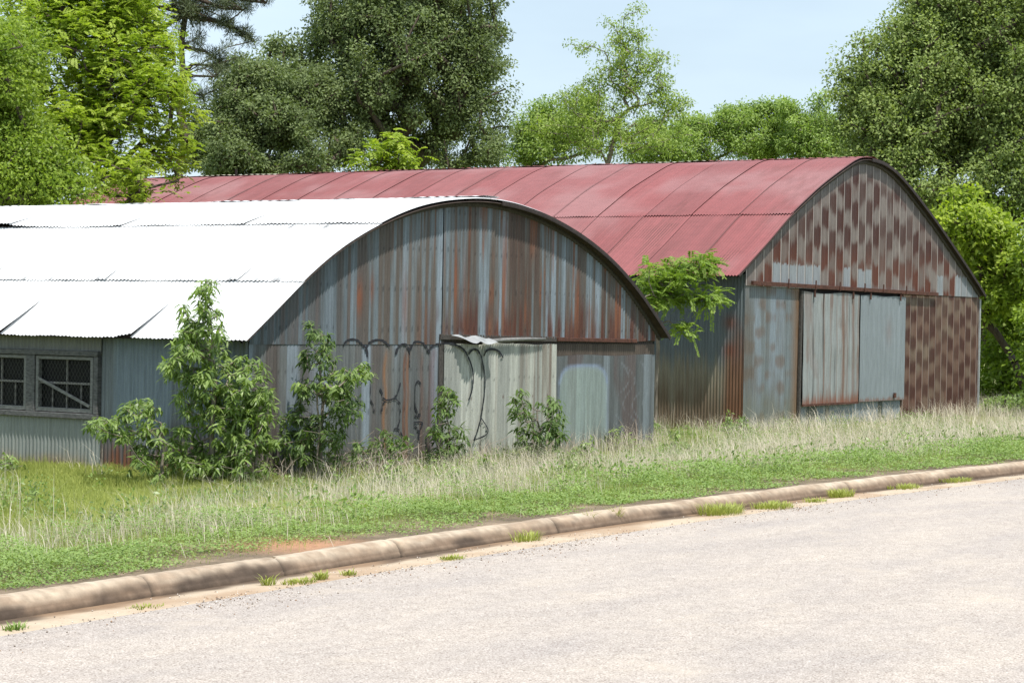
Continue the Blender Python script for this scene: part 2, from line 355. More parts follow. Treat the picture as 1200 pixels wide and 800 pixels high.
def nails(c, S, Z, dz=.62):
    on = (np.abs(((Z + .02 * np.sin(S * 2)) / dz) % 1 - .5) < .045) & (((S / .152) % 1) < .14) & (vn(S * 6.6, np.floor(Z / dz), 48) > .3)
    return np.where(on[..., None], c * .62, c)
def g_gable_upper(S, Z):
    a1 = vn(S * 3.4, Z * .10, 1); a2 = vn(S * 9, Z * .22, 2); a3 = vn(S * 24, Z * .5, 3); n4 = fbm(S * 5, Z * 1.4, 4); big = fbm(S * .9, Z * .6, 9)
    right = sm(26.6, 27.9, S); bl = np.broadcast_to(lin((108, 120, 127), KG), S.shape + (3,)); m = .36 * a1 + .28 * a2 + .36 * a3
    c = mixc(bl, lin((92, 86, 80), KG), sm(.44 - .06 * right, .60 - .04 * right, m))
    c = mixc(c, lin((72, 56, 48), KG), sm(.56, .70, m) * (.3 + .5 * right))
    c = mixc(c, pale, sm(.43, .30, m) * .85)
    c = mixc(c, lin((78, 90, 98), KG), sm(26.2, 24.2, S) * .5)
    acc = .55 * vn(S * 11, Z * .35, 5) + .45 * a3
    c = mixc(c, lin((118, 70, 42), KG), sm(.60, .74, acc) * (.12 + .5 * right) * sm(.3, .6, n4))
    low = sm(2.2, 1.42, Z + .9 * (a3 - .5) + .5 * (a2 - .5))
    c = mixc(c, redr, np.clip(low * sm(.34, .56, .5 * a2 + .5 * n4) * right, 0, .9))
    for (u0, z0, wd, hh) in ((25.42, 2.0, .08, .26), (25.72, 2.15, .05, .2), (26.55, 1.9, .06, .5), (27.9, 2.3, .06, .6), (28.15, 2.0, .04, .7), (29.3, 2.6, .07, .9), (31.6, 2.0, .08, .5), (33.0, 1.9, .1, .45)):
        c = mixc(c, lin((124, 70, 40), KG), np.exp(-((S - u0) / wd) ** 2 - ((Z - z0) / hh) ** 2) * (.45 + .5 * a3))
    c = c * (.72 + .3 * big + .3 * a3)[..., None]
    return nails(c, S, Z)
def g_lower_left(S, Z):
    n1 = vn(S * 4.0, Z * .15, 21); n2 = fbm(S * 2.4, Z * .35, 22); n3 = vn(S * 19, Z * .5, 23)
    c = np.broadcast_to(gray, S.shape + (3,)) * (.68 + .6 * n3)[..., None]
    c = mixc(c, brown, sm(.45, .65, n2) * .6)
    c = mixc(c, pale, sm(.55, .72, n1) * .8)
    for (u0, wd, cc, a) in ((26.1, .04, (146, 98, 54), .95), (26.2, .08, (112, 92, 72), .6), (26.6, .035, (104, 62, 38), .95), (26.69, .04, (130, 84, 50), .8), (27.35, .09, (100, 54, 50), .7), (27.05, .05, (100, 66, 50), .5), (24.3, .2, (84, 60, 50), .6)):
        c = mixc(c, lin(cc, KG), np.exp(-((S + .02 * np.sin(Z * 9) - u0) / wd) ** 2) * a * (.55 + .45 * n3) * sm(1.36, 1.1, Z + .25 * (n3 - .5)))
    c = mixc(c, dirt, sm(-.1, -.55, Z + .3 * (n3 - .5)) * .6)
    return nails(c, S, Z)
def g_lower_right(S, Z):
    n1 = vn(S * 5, Z * .2, 31); n2 = fbm(S * 2, Z * .6, 32); n3 = vn(S * 19, Z * .5, 33)
    c = np.broadcast_to(lin((92, 98, 100), KG), S.shape + (3,)) * (.7 + .56 * n3)[..., None]
    c = mixc(c, lin((120, 132, 140), KG), sm(.55, .75, n1) * .7)
    c = mixc(c, lin((88, 74, 72), KG), sm(.45, .65, n2) * .7)
    # faded pale aerosol block with a bluish outline
    cx, hw, top = 31.9, .80, .93
    e = np.maximum(np.abs(S - cx) / hw, 0); rr = (np.abs(S - cx) / hw) ** 4 + (np.clip(Z - .3, 0, 9) / (top - .3)) ** 4
    inside = sm(1.06, .93, rr); c = mixc(c, lin((136, 152, 148), KG), inside * (.55 + .4 * n3))
    line = np.exp(-((rr - 1.05) / .2) ** 2) * (Z > -.4) * np.where(Z > .6, 1., .35)
    c = mixc(c, lin((128, 146, 172), KG), np.clip(line * (.5 + .5 * n3), 0, .85))
    # faint scrawl right of it
    sc_ = np.abs(np.sin(S * 9 + 2.2 * np.sin(Z * 7)) + (Z - .3) * 1.6); c = mixc(c, lin((128, 138, 146), KG), sm(.16, .03, sc_) * .4 * (S > 33.0) * (S < 34.2))
    c = mixc(c, dirt, sm(-.15, -.55, Z + .3 * (n3 - .5)) * .5)
    return c
def g_door(S, Z):
    n1 = vn(S * 6, Z * .15, 41); n3 = vn(S * 20, Z * .4, 43); n2 = fbm(S * 3, Z * .5, 44)
    c = np.broadcast_to(lin((174, 177, 168), KG), S.shape + (3,)) * (.78 + .4 * n3)[..., None]
    c = mixc(c, lin((128, 132, 128), KG), sm(.45, .7, n1) * .6)
    rr = sm(29.6, 30.0, S) * sm(.5, .7, n3 * .5 + n1 * .5); c = mixc(c, lin((104, 92, 80), KG), rr * .75)
    for (u0, wd, a) in ((30.02, .03, .8), (30.28, .04, .5), (29.1, .03, .35), (30.75, .05, .5)):
        c = mixc(c, lin((98, 66, 50), KG), np.exp(-((S - u0) / wd) ** 2) * a * n3)
    hx = np.abs(((S * 2.2) % 1) - .5); c = mixc(c, lin((90, 60, 48), KG), sm(.06, .02, hx) * sm(.04, .01, np.abs(Z - .42 - .05 * n1)) * .7)
    c = mixc(c, dirt, sm(-.2, -.55, Z + .3 * (n3 - .5)) * .5)
    return nails(c, S, Z, .5)
def flat(cc, v=.2):
    cc = lin(cc, KG)
    def f(S, Z): return np.broadcast_to(cc, S.shape + (3,)) * (1 - v / 2 + v * vn(S * 9, Z * .6, 51))[..., None]
    return f
# gable of lapped corrugated sheets
wall_sheet('gable_sheet', W, 'x', WY, WX0, 27.57, 1.31, wtop, g_gable_upper, off=.012)
wall_sheet('gable_sheet', W, 'x', WY, 27.55, WX1, lambda s: 1.45 - .012 * (s - 27.5) + .012 * math.sin(s * 5), wtop, g_gable_upper, off=.03)
wall_sheet('gable_sheet', W, 'x', WY, WX0, 27.56, WB, 1.34, g_lower_left, off=0)
wall_sheet('gable_sheet', W, 'x', WY, 27.56, WX1, .9, 1.6, flat((70, 62, 58)), off=-.03)
wall_sheet('gable_sheet', W, 'x', WY, 30.98, WX1, WB, lambda s: 1.12 + .012 * math.sin(s * 3), g_lower_right, off=.006)
wall_sheet('gable_sheet', W, 'x', WY, 31.0, WX1, 1.08, 1.32, flat((84, 74, 66), .5), off=-.006)
dr = None
for (a, b_, zt_, o_) in ((27.62, 28.72, 1.32, .02), (28.69, 29.62, 1.345, .034), (29.59, 30.99, 1.33, .022)):
    d_ = wall_sheet('door_panel', W, 'x', WY, a, b_, WB, lambda s, z=zt_: z - .004 * (s - 27) + .008 * math.sin(s * 7), g_door, off=o_, kind='sine', pitch=.068 if a < 29 else .076, warp=.02)
    d_['label'] = 'pale upright door sheet in the shed gable'
MB().bar((30.95, WY - .05, 1.40), (33.65, WY - .05, 1.375), .07, .035).build('girt', M['rust_bar'], W, .008)
MB().bar((27.5, WY - .02, 1.43), (31.0, WY - .02, 1.40), .09, .03).build('header_board', M['dark_wood_and_gap'], W, .006)
MB().tube([(28.7, WY - .09, 1.36), (29.2, WY - .11, 1.385), (29.8, WY - .1, 1.40), (30.5, WY - .08, 1.405)], [.03, .035, .032, .02]).build('loose_pole', M['grey_wood'], W, smooth=True)
# bent flashing
fl = []
for i in range(13):
    for j in range(6):
        a = i / 12; b_ = j / 5
        fl.append((27.75 + a * 1.05 + .25 * b_ * (1 - a), WY - .06 - .20 * b_ - .03 * math.sin(a * 9), 1.455 - .10 * b_ - .03 * a + .02 * math.sin(a * 12 + b_ * 3)))
o = mesh('bent_flashing', fl, grid_faces(13, 6), M['galv'], W, smooth=True); o['label'] = 'bent loose strip of pale tin above the door sheets'
MB().box(27.5, 27.62, WY - .015, WY - .005, WB, 1.42).build('door_gap_shade', M['dark_wood_and_gap'], W)  # dark strip standing in for the shade inside the gap

# black spray-painted scrawl, following the corrugation
def gpt(X, Y): p = on_y(380 + X / 3.53, 380 + Y / 3.53, WY); return (p[0], p[2])
strokes = [[(75, 95), (85, 72), (105, 63), (130, 65), (150, 80), (168, 100), (175, 125), (178, 160)], [(165, 110), (180, 80), (205, 66), (235, 66), (258, 82), (270, 95)],
 [(293, 125), (300, 98), (318, 82), (335, 85), (347, 105), (350, 140), (347, 180)], [(350, 115), (360, 85), (375, 72), (400, 75), (420, 95), (432, 122)],
 [(428, 118), (435, 98), (455, 85), (475, 80), (510, 80), (540, 88), (565, 105), (585, 140), (600, 185), (603, 230), (597, 275), (583, 315)],
 [(583, 125), (600, 105), (620, 106), (635, 130), (645, 170), (652, 220), (650, 280), (643, 340), (635, 385), (620, 440), (605, 480)],
 [(648, 130), (660, 108), (685, 102), (710, 112), (728, 138)], [(635, 385), (655, 415), (665, 440), (650, 460), (605, 478)],
 [(228, 260), (238, 295), (252, 312), (285, 305), (303, 275), (310, 240)], [(252, 312), (240, 330), (232, 360)], [(285, 305), (305, 320), (313, 350), (308, 390), (300, 430)],
 [(283, 435), (298, 430), (312, 445), (318, 465)], [(372, 375), (380, 382), (390, 368)], [(385, 228), (376, 250), (373, 300), (376, 350), (386, 380), (392, 370), (396, 300), (394, 250), (385, 228)],
 [(365, 405), (400, 405), (388, 440), (366, 406)], [(388, 440), (386, 480)], [(520, 280), (528, 305), (545, 325)], [(70, 320), (85, 335), (98, 360)], [(190, 230), (186, 290), (205, 360)]]
def surf(u):
    o_ = (.034 if u > 28.69 and u < 29.61 else .036) if u > 27.57 else .012
    if u > 27.57: return WY - .062
    return WY - (.0115 * math.sin(2 * math.pi * u / .076) + o_) - .006
def draw(k_, st):
    P = np.array([gpt(*p) for p in st]); t = np.arange(len(P)); tt = np.linspace(0, len(P) - 1, max(12, len(P) * 14))
    # Catmull-Rom through the points
    Q = []
    for x in tt:
        i = min(int(x), len(P) - 2); f_ = x - i; p0 = P[max(i - 1, 0)]; p1 = P[i]; p2 = P[i + 1]; p3 = P[min(i + 2, len(P) - 1)]
        Q.append(.5 * (2 * p1 + (p2 - p0) * f_ + (2 * p0 - 5 * p1 + 4 * p2 - p3) * f_ ** 2 + (3 * p1 - p0 - 3 * p2 + p3) * f_ ** 3))
    Q = np.array(Q); T = np.gradient(Q, axis=0); T /= np.linalg.norm(T, axis=1)[:, None] + 1e-9; N_ = np.c_[-T[:, 1], T[:, 0]]
    base = len(gv)
    for i, (q, nn) in enumerate(zip(Q, N_)):
        wd = (.017 if k_ in (0, 1, 2, 3, 4, 5, 6) else .011) * (.7 + .6 * vn(i * .3, k_)) * (1 if 1 < i < len(Q) - 2 else .5)
        for a in (-1, -.5, 0, .5, 1):
            p = q + nn * a * wd; gv.append((p[0], surf(p[0]), p[1]))
    for i in range(len(Q) - 1):
        for a in range(4): b0 = base + i * 5 + a; gf.append((b0, b0 + 1, b0 + 6, b0 + 5))
DOOR_K = (5, 6, 7)
for ks, lb_ in (([k for k in range(len(strokes)) if k not in DOOR_K and k not in (17, 18)], 'black looping spray-painted outlines across the gable sheets'), (DOOR_K, 'black spray-painted loop and arrow on the pale door sheets'), ((17,), 'short black spray stroke half hidden by the dark gable shrub'), ((18,), 'thin curved black spray stroke right of the dark gable shrub')):
    gv = []; gf = []
    for k_ in ks: draw(k_, strokes[k_])
    o = mesh('graffiti', gv, gf, M['black_paint'], W); o['label'] = lb_

# side wall towards the street corner, window and its lean of sheets
def s_pale(S, Z):
    n3 = vn(S * 20, Z * .4, 61); n2 = fbm(S * 1.5, Z * 2, 62)
    c = np.broadcast_to(lin((146, 152, 148), 1.15), S.shape + (3,)) * (.9 + .2 * n3)[..., None]
    c = mixc(c, lin((126, 124, 116), 1.15), sm(.85, 1.2, Z) * .6)
    c = mixc(c, lin((160, 130, 92), 1.15), sm(-.3, -.62, Z + .35 * (n2 - .5)) * .75)
    return c
def s_blue(S, Z):
    n1 = vn(S * 2.6, Z * .2, 71); n3 = vn(S * 20, Z * .4, 73); n2 = fbm(S * 2, Z * .8, 72)
    c = np.broadcast_to(lin((124, 132, 137), 1.1), S.shape + (3,)) * (.8 + .35 * n3)[..., None]
    c = mixc(c, lin((132, 150, 166), 1.15), sm(.5, .72, n1) * .6)
    c = mixc(c, lin((92, 70, 58), 1.15), sm(.25, -.35, Z + .5 * (n2 - .5)) * .75)
    c = mixc(c, lin((130, 74, 40), 1.15), sm(-.2, -.6, Z + .5 * (n3 - .5)) * .8)
    return c
wall_sheet('side_sheet', W, 'y', WX0, WY + .01, 22.30, WB - .1, 1.42, s_blue, sgn=-1)
wall_sheet('side_sheet', W, 'y', WX0, 22.28, 26.4, 1.10, 1.42, s_pale, off=.03, sgn=-1)
wall_sheet('side_sheet', W, 'y', WX0, 22.28, 26.4, WB - .1, .20, s_pale, off=.02, sgn=-1)
wall_sheet('side_sheet', W, 'y', WX0, 25.05, 26.4, .18, 1.12, s_pale, off=.015, sgn=-1)
wall_sheet('side_sheet', W, 'y', WX0, 26.38, WEND, WB - .1, 1.42, s_blue, sgn=-1)
wall_sheet('side_sheet', W, 'y', WX1, WY + .01, WEND, WB - .1, 1.5, s_blue, sgn=1, step=4)
wall_sheet('gable_sheet', W, 'x', WEND, WX0, WX1, WB, wtop, g_gable_upper, sgn=1, step=4)
# window: two wired units in grey timber
def window_unit(y0, y1, brace):
    x = WX0 - .035; z0, z1 = .23, 1.06
    f = MB()
    f.box(x - .03, x + .05, y0, y0 + .055, z0, z1); f.box(x - .03, x + .05, y1 - .055, y1, z0, z1)
    f.box(x - .028, x + .048, y0 + .055, y1 - .055, z0, z0 + .06); f.box(x - .028, x + .048, y0 + .055, y1 - .055, z1 - .05, z1)
    fo = f.build('window_frame', M['grey_wood'], W, .006)
    MB().box(x + .06, x + .066, y0 + .03, y1 - .03, z0 + .02, z1 - .02).build('window_glass', M['glass'], fo)
    m_ = MB(); zm = z0 + .43
    m_.box(x + .03, x + .056, (y0 + y1) / 2 - .012, (y0 + y1) / 2 + .012, z0 + .06, z1 - .05)
    m_.box(x - .005, x + .025, y0 + .055, y1 - .055, zm - .016, zm + .016)
    for q in (.25, .75): m_.box(x + .03, x + .05, y0 + (y1 - y0) * q - .009, y0 + (y1 - y0) * q + .009, z0 + .06, zm - .018)
    m_.build('glazing_bar', simple('bar_wood', (.22, .21, .2), .85), fo)
    wr = MB(); a0, a1, b0, b1 = y0 + .055, y1 - .055, z0 + .06, z1 - .05; p_ = .07
    for sgn in (1, -1):
        k = a0 - (b1 - b0)
        while k < a1 + (b1 - b0):
            # line y = k + sgn*(z-b0)*0.62
            za, zb_ = b0, b1
            ya, yb = k, k + sgn * (zb_ - za) * .62
            pts = [(ya, za), (yb, zb_)]
            (p0, q0), (p1, q1) = pts
            def cut(p0, q0, p1, q1):
                t0, t1 = 0., 1.; d = p1 - p0
                for lo, up in ((a0, a1),):
                    if abs(d) < 1e-9: return None
                    ta, tb = sorted(((lo - p0) / d, (up - p0) / d)); t0 = max(t0, ta); t1 = min(t1, tb)
                return None if t0 >= t1 else (p0 + d * t0, q0 + (q1 - q0) * t0, p0 + d * t1, q0 + (q1 - q0) * t1)
            r_ = cut(p0, q0, p1, q1)
            if r_: wr.bar((x - .008, r_[0], r_[1]), (x - .008, r_[2], r_[3]), .0042, .003, (1, 0, 0))
            k += p_
    wr.build('wire_mesh', M['wire'], fo)
    if brace: MB().bar((x - .035, y1 - .06, .72), (x - .035, y0 + .05, .33), .045, .018, (1, 0, 0)).build('brace_board', M['grey_wood'], fo, .003)
window_unit(22.42, 23.60, True); window_unit(23.80, 24.98, False)
sf = MB(); sf.box(WX0 - .10, WX0 - .0, 22.30, 25.05, 1.07, 1.15); sf.box(WX0 - .09, WX0, 22.30, 25.05, .14, .22); sf.box(WX0 - .085, WX0 - .002, 23.61, 23.79, .222, 1.068); sf.box(WX0 - .09, WX0 - .002, 22.30, 22.39, .222, 1.068)
sf.build('window_casing', simple('dark_grey_wood', (.1, .1, .1), .85, var=.5, scale=1, sc=(12, 14, 40)), W, .008)

# roof: three rows a side of overlapping sheets
def wr_paint(Lq, Y):
    c = np.broadcast_to(np.array([.60, .61, .62]), Lq.shape + (3,)) * (.93 + .09 * fbm(Lq * 1.3, Y * .6, 81))[..., None]
    nail = (np.abs(((Lq * 1.02) % 1.0) - .5) < .05) & (vn(Y * 12, Lq * 1.0, 84) > .86)
    c = np.where(nail[..., None], c * .3, c)
    c = c * (.93 + .07 * np.sin(2 * np.pi * Y / .076))[..., None] if False else c
    return c
YF = 19.28; rowsW = [(22.6, 23.86), (23.82, 25.68), (25.62, 28.6)]
offsW = [.0, .016, .034]; jl = [YF, 21.4, 24.05, 26.6, 29.3, 32.0, 34.6, 37.3, 40., WEND + .3]
rnd = random.Random(4)
for ri, ((ua, ub), of) in enumerate(zip(rowsW, offsW)):
    js = jl if ri == 0 else [YF] + [j + (-.9 if ri == 1 else .5) for j in jl[1:-1]] + [jl[-1]]
    for a, b_ in zip(js[:-1], js[1:]):
        def lift(l, y, Y, ri=ri, a=a):
            r_ = .006 * np.sin(Y * 5 + ri) * (1 - l) + .003 * np.sin(Y * 23)
            r_ = r_ + (.075 if a > YF + .1 else 0) * np.clip(1 - y * 7, 0, 1) * np.clip(1 - l * (1.6 if ri == 0 else 4), 0, 1) * (1 if ri == 0 else .35)
            if ri == 2: r_ = r_ + .085 * np.clip(1 - np.abs(Y - 27.6) / 1.2, 0, 1) * np.clip(1 - l * 2.2, 0, 1)
            return r_
        roof_sheet('roof_sheet', W, WP, ua, ub, a, b_ + .06, of + rnd.uniform(0, .006), wr_paint, M['roofwhite'], lift)
for (ua, ub, of) in ((33.3, 34.65, .0), (31.4, 33.35, .016), (28.6, 31.45, .034)):
    roof_sheet('roof_sheet', W, WP, ua, min(ub, 34.6), YF, WEND + .3, of, wr_paint, M['roofwhite'], step=4)
def ridge_caps(parent, prf, u0, hw, ys, mats, off, seed):
    r_ = random.Random(seed)
    for i, (a, b_) in enumerate(zip(ys[:-1], ys[1:])):
        f, xs, zs, L_ = prf; nx = 9; ny = 30; V = []
        for q in range(ny):
            y = a + (b_ + .06 - a) * q / (ny - 1)
            for p in range(nx):
                x = u0 + hw * (p / (nx - 1) * 2 - 1); e = abs(p / (nx - 1) * 2 - 1)
                V.append((x, y, float(np.interp(x, xs, zs)) + off + .02 * (1 - e * e) + .022 * (vn(y * 1.9, i + seed) - .4) * (.4 + e) + .008 * math.sin(y * 30) * e))
        o = mesh('ridge_cap', V, grid_faces(ny, nx), mats[i % len(mats)], parent, smooth=True)
        if mats[i % len(mats)] is M['cream']: o['label'] = 'cream coloured length of ridge cap'
M['whitecap'] = simple('white_cap', (.72, .73, .74), .5)
ridge_caps(W, WP, 28.6, .28, [19.3, 22, 25, 28, 31, 34, 37, 41.2], [M['whitecap']], .055, 3)
# rim of the roof over the gable: dark timber board, near-black edge strip and underside
band('rake_board', W, WP, 22.66, 34.56, WY - .02, WY - .06, -.012, -.10, M['dark_wood_and_gap'])
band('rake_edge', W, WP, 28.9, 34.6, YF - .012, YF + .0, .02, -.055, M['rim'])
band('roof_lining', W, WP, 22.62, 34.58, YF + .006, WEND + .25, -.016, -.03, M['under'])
MB().tube([(28.95, 32.0, 3.3), (28.95, 32.0, 3.90), (28.95, 32.0, 3.905)], [.17, .17, .19], 20).build('roof_flue', M['flue'], W, smooth=False)

# ================================================================== RED-ROOFED BARN
B = empty('barn', (47.8, 21.06, -.6), 'large rust-spotted metal barn with curved faded red roof and closed grey sliding doors', 'barn')
BP = make_profile([(40.44, 2.74), (41.82, 3.5), (42.89, 4.13), (44.41, 4.86), (45.4, 5.25), (46.25, 5.57), (46.75, 5.70), (47.2, 5.71), (47.9, 5.68), (48.66, 5.52), (49.58, 5.18), (51.33, 4.4), (52.64, 3.74), (53.6, 3.25), (54.39, 2.83), (54.8, 2.6)], .22)
btop = lambda u: float(np.interp(u, BP[1], BP[2])) - .03
BY = 21.06; BX0 = 41.04; BX1 = 54.75; BB = -.68; BEND = 44.6
rcol = lin((92, 44, 24), KG); rdk = lin((68, 34, 25), KG); bgray = lin((130, 122, 116), KG)
def checker(S, Z, pz, seed, soft=.25):
    k = np.floor((S - BX0) / .41); ph = (k % 2) * .5 + .38 * (_tab[(k.astype(int) * 7) % 256, seed] - .5)
    n = fbm(S * 5, Z * 3, seed); f = (S - BX0) / .41 - k
    b = np.cos(2 * np.pi * (Z / pz + ph)) + 2.2 * (n - .5) + .6 * (vn(S * 30, Z * 1.2, seed + 3) - .5)
    edge = sm(0, .12, f) * sm(1, .86, f)
    cv = .6 + .55 * _tab[(k.astype(int) * 11) % 256, seed + 5]
    return sm(-.9, .5, b) * (.35 + .65 * edge) * np.clip(cv, 0, 1.), k, f
def b_upper(S, Z):
    ck, k, f = checker(S, Z, .95, 12, .45); n2 = fbm(S * 1.2, Z * 1.2, 91); n3 = vn(S * 22, Z * .8, 92)
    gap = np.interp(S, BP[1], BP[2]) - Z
    c = np.broadcast_to(bgray, S.shape + (3,)) * (.78 + .3 * n3)[..., None]
    c = mixc(c, lin((100, 82, 74), KG), .2 + .5 * sm(.35, .65, n2))
    am = ck * sm(.12, .5, gap + .3 * (n2 - .5)) * sm(41.3, 41.9, S)
    c = mixc(c, mixc(np.broadcast_to(rdk, c.shape), rcol, sm(3.8, 3.0, Z)), np.clip(am * 1.05, 0, .95))
    kk = k.astype(int); bare = (_tab[(kk * 13) % 256, 77] > .45) & (Z < 3.02 + .1 * n3)
    c = mixc(c, lin((140, 150, 156), KG) * (.85 + .25 * n3)[..., None], np.where(bare, .85, 0.))
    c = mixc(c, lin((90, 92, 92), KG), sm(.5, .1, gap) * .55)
    c = mixc(mixc(c, lin((46, 38, 36), KG), sm(.18, .13, f) * sm(.07, .10, f) * .8), lin((176, 168, 162), KG), sm(.10, .05, np.abs(f - .0)) * .85)  # dark line beside each pale rib is a painted shadow
    return c
def b_right(S, Z):
    ck, k, f = checker(S, Z, .64, 19, .45); n3 = vn(S * 22, Z * .8, 93); n2 = fbm(S * 1.4, Z * 1.4, 94)
    c = np.broadcast_to(lin((116, 98, 82), KG), S.shape + (3,)) * (.8 + .3 * n3)[..., None]
    c = mixc(c, lin((98, 62, 50), KG), .55 * sm(.35, .6, n2) + .35 * sm(.6, -.4, Z))
    c = mixc(c, rdk, ck * .92)
    c = mixc(mixc(c, lin((46, 38, 36), KG), sm(.18, .13, f) * sm(.07, .10, f) * .7), lin((166, 148, 138), KG), sm(.10, .05, np.abs(f - .0)) * .8)  # rib shadow painted in again as a dark line
    return c
def b_left(S, Z):
    n3 = vn(S * 22, Z * .7, 95); n2 = fbm(S * 2.2, Z * 1.3, 96); n1 = vn(S * 2.4, Z * .3, 97)
    c = np.broadcast_to(lin((112, 122, 126), KG), S.shape + (3,)) * (.8 + .32 * n3)[..., None]
    c = mixc(c, lin((130, 144, 156), KG), sm(.5, .7, n1) * .6)
    k = np.floor((S - BX0) / .5); sp = np.cos(2 * np.pi * (Z / .62 + (k % 2) * .5)) + 3.4 * (n2 - .5)
    c = mixc(c, lin((104, 80, 62), KG), sm(.2, 1.6, sp) * .6)
    c = mixc(c, lin((96, 88, 78), KG), sm(.45, .65, fbm(S * 1.6, Z * .5, 39)) * .6)
    c = mixc(c, lin((104, 104, 84), KG), sm(.5, -.4, Z + .6 * (n2 - .5)) * .55)
    c = mixc(c, lin((122, 92, 62), KG), sm(43.2, 43.65, S) * .8)
    return c
def b_door_l(S, Z):
    n3 = vn(S * 20, Z * .5, 98); n1 = vn(S * 7, Z * .2, 99); n2 = fbm(S * 4, Z * 2, 90)
    c = np.broadcast_to(lin((142, 148, 148), KG), S.shape + (3,)) * (.86 + .22 * n3)[..., None]
    c = mixc(c, lin((122, 98, 86), KG), sm(.62, .82, n1) * .5 + .3 * sm(.62, .75, n2))
    for (u0, wd, a) in ((45.95, .09, .8), (46.15, .05, .5), (46.5, .08, .55), (44.9, .035, .75), (45.25, .03, .5), (45.6, .03, .4)):
        c = mixc(c, lin((112, 78, 58), KG), np.exp(-((S - u0 - .03 * np.sin(Z * 2)) / wd) ** 2) * a)
    for (u0, wd, a) in ((44.32, .018, .85), (44.86, .022, .9), (45.5, .012, .6), (46.3, .012, .5)): c = mixc(c, lin((42, 38, 36), KG), np.exp(-((S - u0 - .025 * np.sin(Z * 2.4)) / wd) ** 2) * a)
    c = mixc(c, lin((126, 70, 44), KG), sm(.2, -.08, Z + .3 * (n3 - .5)) * .8)
    return c
def b_door_r(S, Z):
    n3 = vn(S * 14, Z * .5, 88)
    c = np.broadcast_to(lin((130, 140, 146), KG), S.shape + (3,)) * (.92 + .12 * n3)[..., None]
    c = mixc(c, lin((120, 76, 56), KG), sm(.02, -.08, Z + .12 * (n3 - .5)) * .7 + .25 * np.exp(-((S - 48.6) / .2) ** 2 - ((Z - 1.6) / .3) ** 2))
    return c
def b_low(S, Z):
    n3 = vn(S * 16, Z * .5, 86); n1 = vn(S * 3, 0 * Z, 87)
    c = np.broadcast_to(lin((122, 134, 144), KG), S.shape + (3,)) * (.82 + .3 * n3)[..., None]
    return mixc(c, lin((72, 80, 70), KG), sm(.62, .7, n1) * .85)
def b_side(S, Z):
    n3 = vn(S * 20, Z * .4, 85); n2 = fbm(S * 2.5, Z * 1, 84)
    c = np.broadcast_to(lin((98, 108, 112), 1.15), S.shape + (3,)) * (.8 + .35 * n3)[..., None]
    c = mixc(c, lin((142, 130, 104), 1.0), sm(1.2, .6, Z + .5 * (n3 - .5)) * .65)
    c = mixc(c, lin((102, 78, 56), 1.1), sm(.9, -.1, Z + .9 * (n2 - .5) + .5 * (n3 - .5)) * .7)
    c = mixc(c, lin((116, 72, 44), 1.1), sm(21.65, 21.35, S) * sm(1.9, .8, Z + .8 * (n2 - .5)) * .8)
    for z0 in (1.75, 1.15): c = mixc(c, lin((120, 64, 40), 1.15), np.exp(-((S - 21.4) / .16) ** 2 - ((Z - z0) / .16) ** 2) * .7)
    return c
VC = dict(kind='vcrimp', pitch=.41, amp=.012)
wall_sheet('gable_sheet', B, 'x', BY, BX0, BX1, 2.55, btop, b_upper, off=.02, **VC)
wall_sheet('gable_sheet', B, 'x', BY, BX0, 43.70, BB, 2.60, b_left, off=0, pitch=.1, amp=.006)
wall_sheet('gable_sheet', B, 'x', BY, 49.55, BX1, BB, 2.58, b_right, off=.0, **VC)
wall_sheet('lower_sheet', B, 'x', BY, 43.70, 49.55, BB, .05, b_low, off=-.02, pitch=.15, amp=.012)
wall_sheet('gable_sheet', B, 'x', BY, 43.70, 49.55, 0, 2.6, flat((30, 30, 30)), off=-.1)  # near-black sheet standing in for the unlit interior behind the doors
dl = wall_sheet('sliding_door', B, 'x', BY, 43.80, 46.84, lambda s: -.10 + .015 * math.sin(s * 6) , lambda s: 2.47 - .02 * math.sin(s * 2.7), b_door_l, off=.075, pitch=.075, amp=.007, warp=.05)
dl['label'] = 'streaked pale left sliding door'
MB().bar((43.8, BY - .075, -.09), (46.84, BY - .075, -.09), .05, .03).build('door_rail', M['rust_bar'], dl)
dr_ = wall_sheet('sliding_door', B, 'x', BY, 46.90, 49.60, -.08, lambda s: 2.46 + .01 * math.sin(s * 4), b_door_r, off=.07, pitch=.3, amp=.006, warp=.02)
dr_['label'] = 'plain blue-grey right sliding door'
MB().box(48.9, 49.02, BY - .12, BY - .09, -.02, .1).build('door_latch', M['rust_bar'], dr_)
tr = MB().bar((41.2, BY - .09, 2.61), (51.6, BY - .09, 2.57), .09, .06).build('door_track', M['rust_bar'], B, .006)
for u_ in (42.9, 44.3, 45.6, 47.0, 48.1, 49.5): MB().box(u_ - .02, u_ + .02, BY - .14, BY - .122, 2.53, 2.74).build('track_bracket', M['rust_bar'], tr)
for u_ in (44.3, 46.4, 47.4, 49.2): MB().box(u_ - .025, u_ + .025, BY - .12, BY - .10, 2.36, 2.52).build('door_hanger', M['rust_bar'], tr)
MB().bar((43.70, BY - .04, BB), (43.74, BY - .04, 2.5), .09, .05).build('door_post', M['dark_wood_and_gap'], B)
MB().box(BX1 - .01, BX1 + .05, BY - .035, BY + .03, BB, 2.5).build('corner_trim', M['galv'], B)
wall_sheet('side_sheet', B, 'y', BX0, BY, BEND, BB, 2.8, b_side, sgn=-1, step=5)
wall_sheet('side_sheet', B, 'y', BX1, BY, BEND, BB, 2.6, b_side, sgn=1, step=4)
wall_sheet('gable_sheet', B, 'x', BEND, BX0, BX1, BB, btop, b_right, sgn=1, step=4)
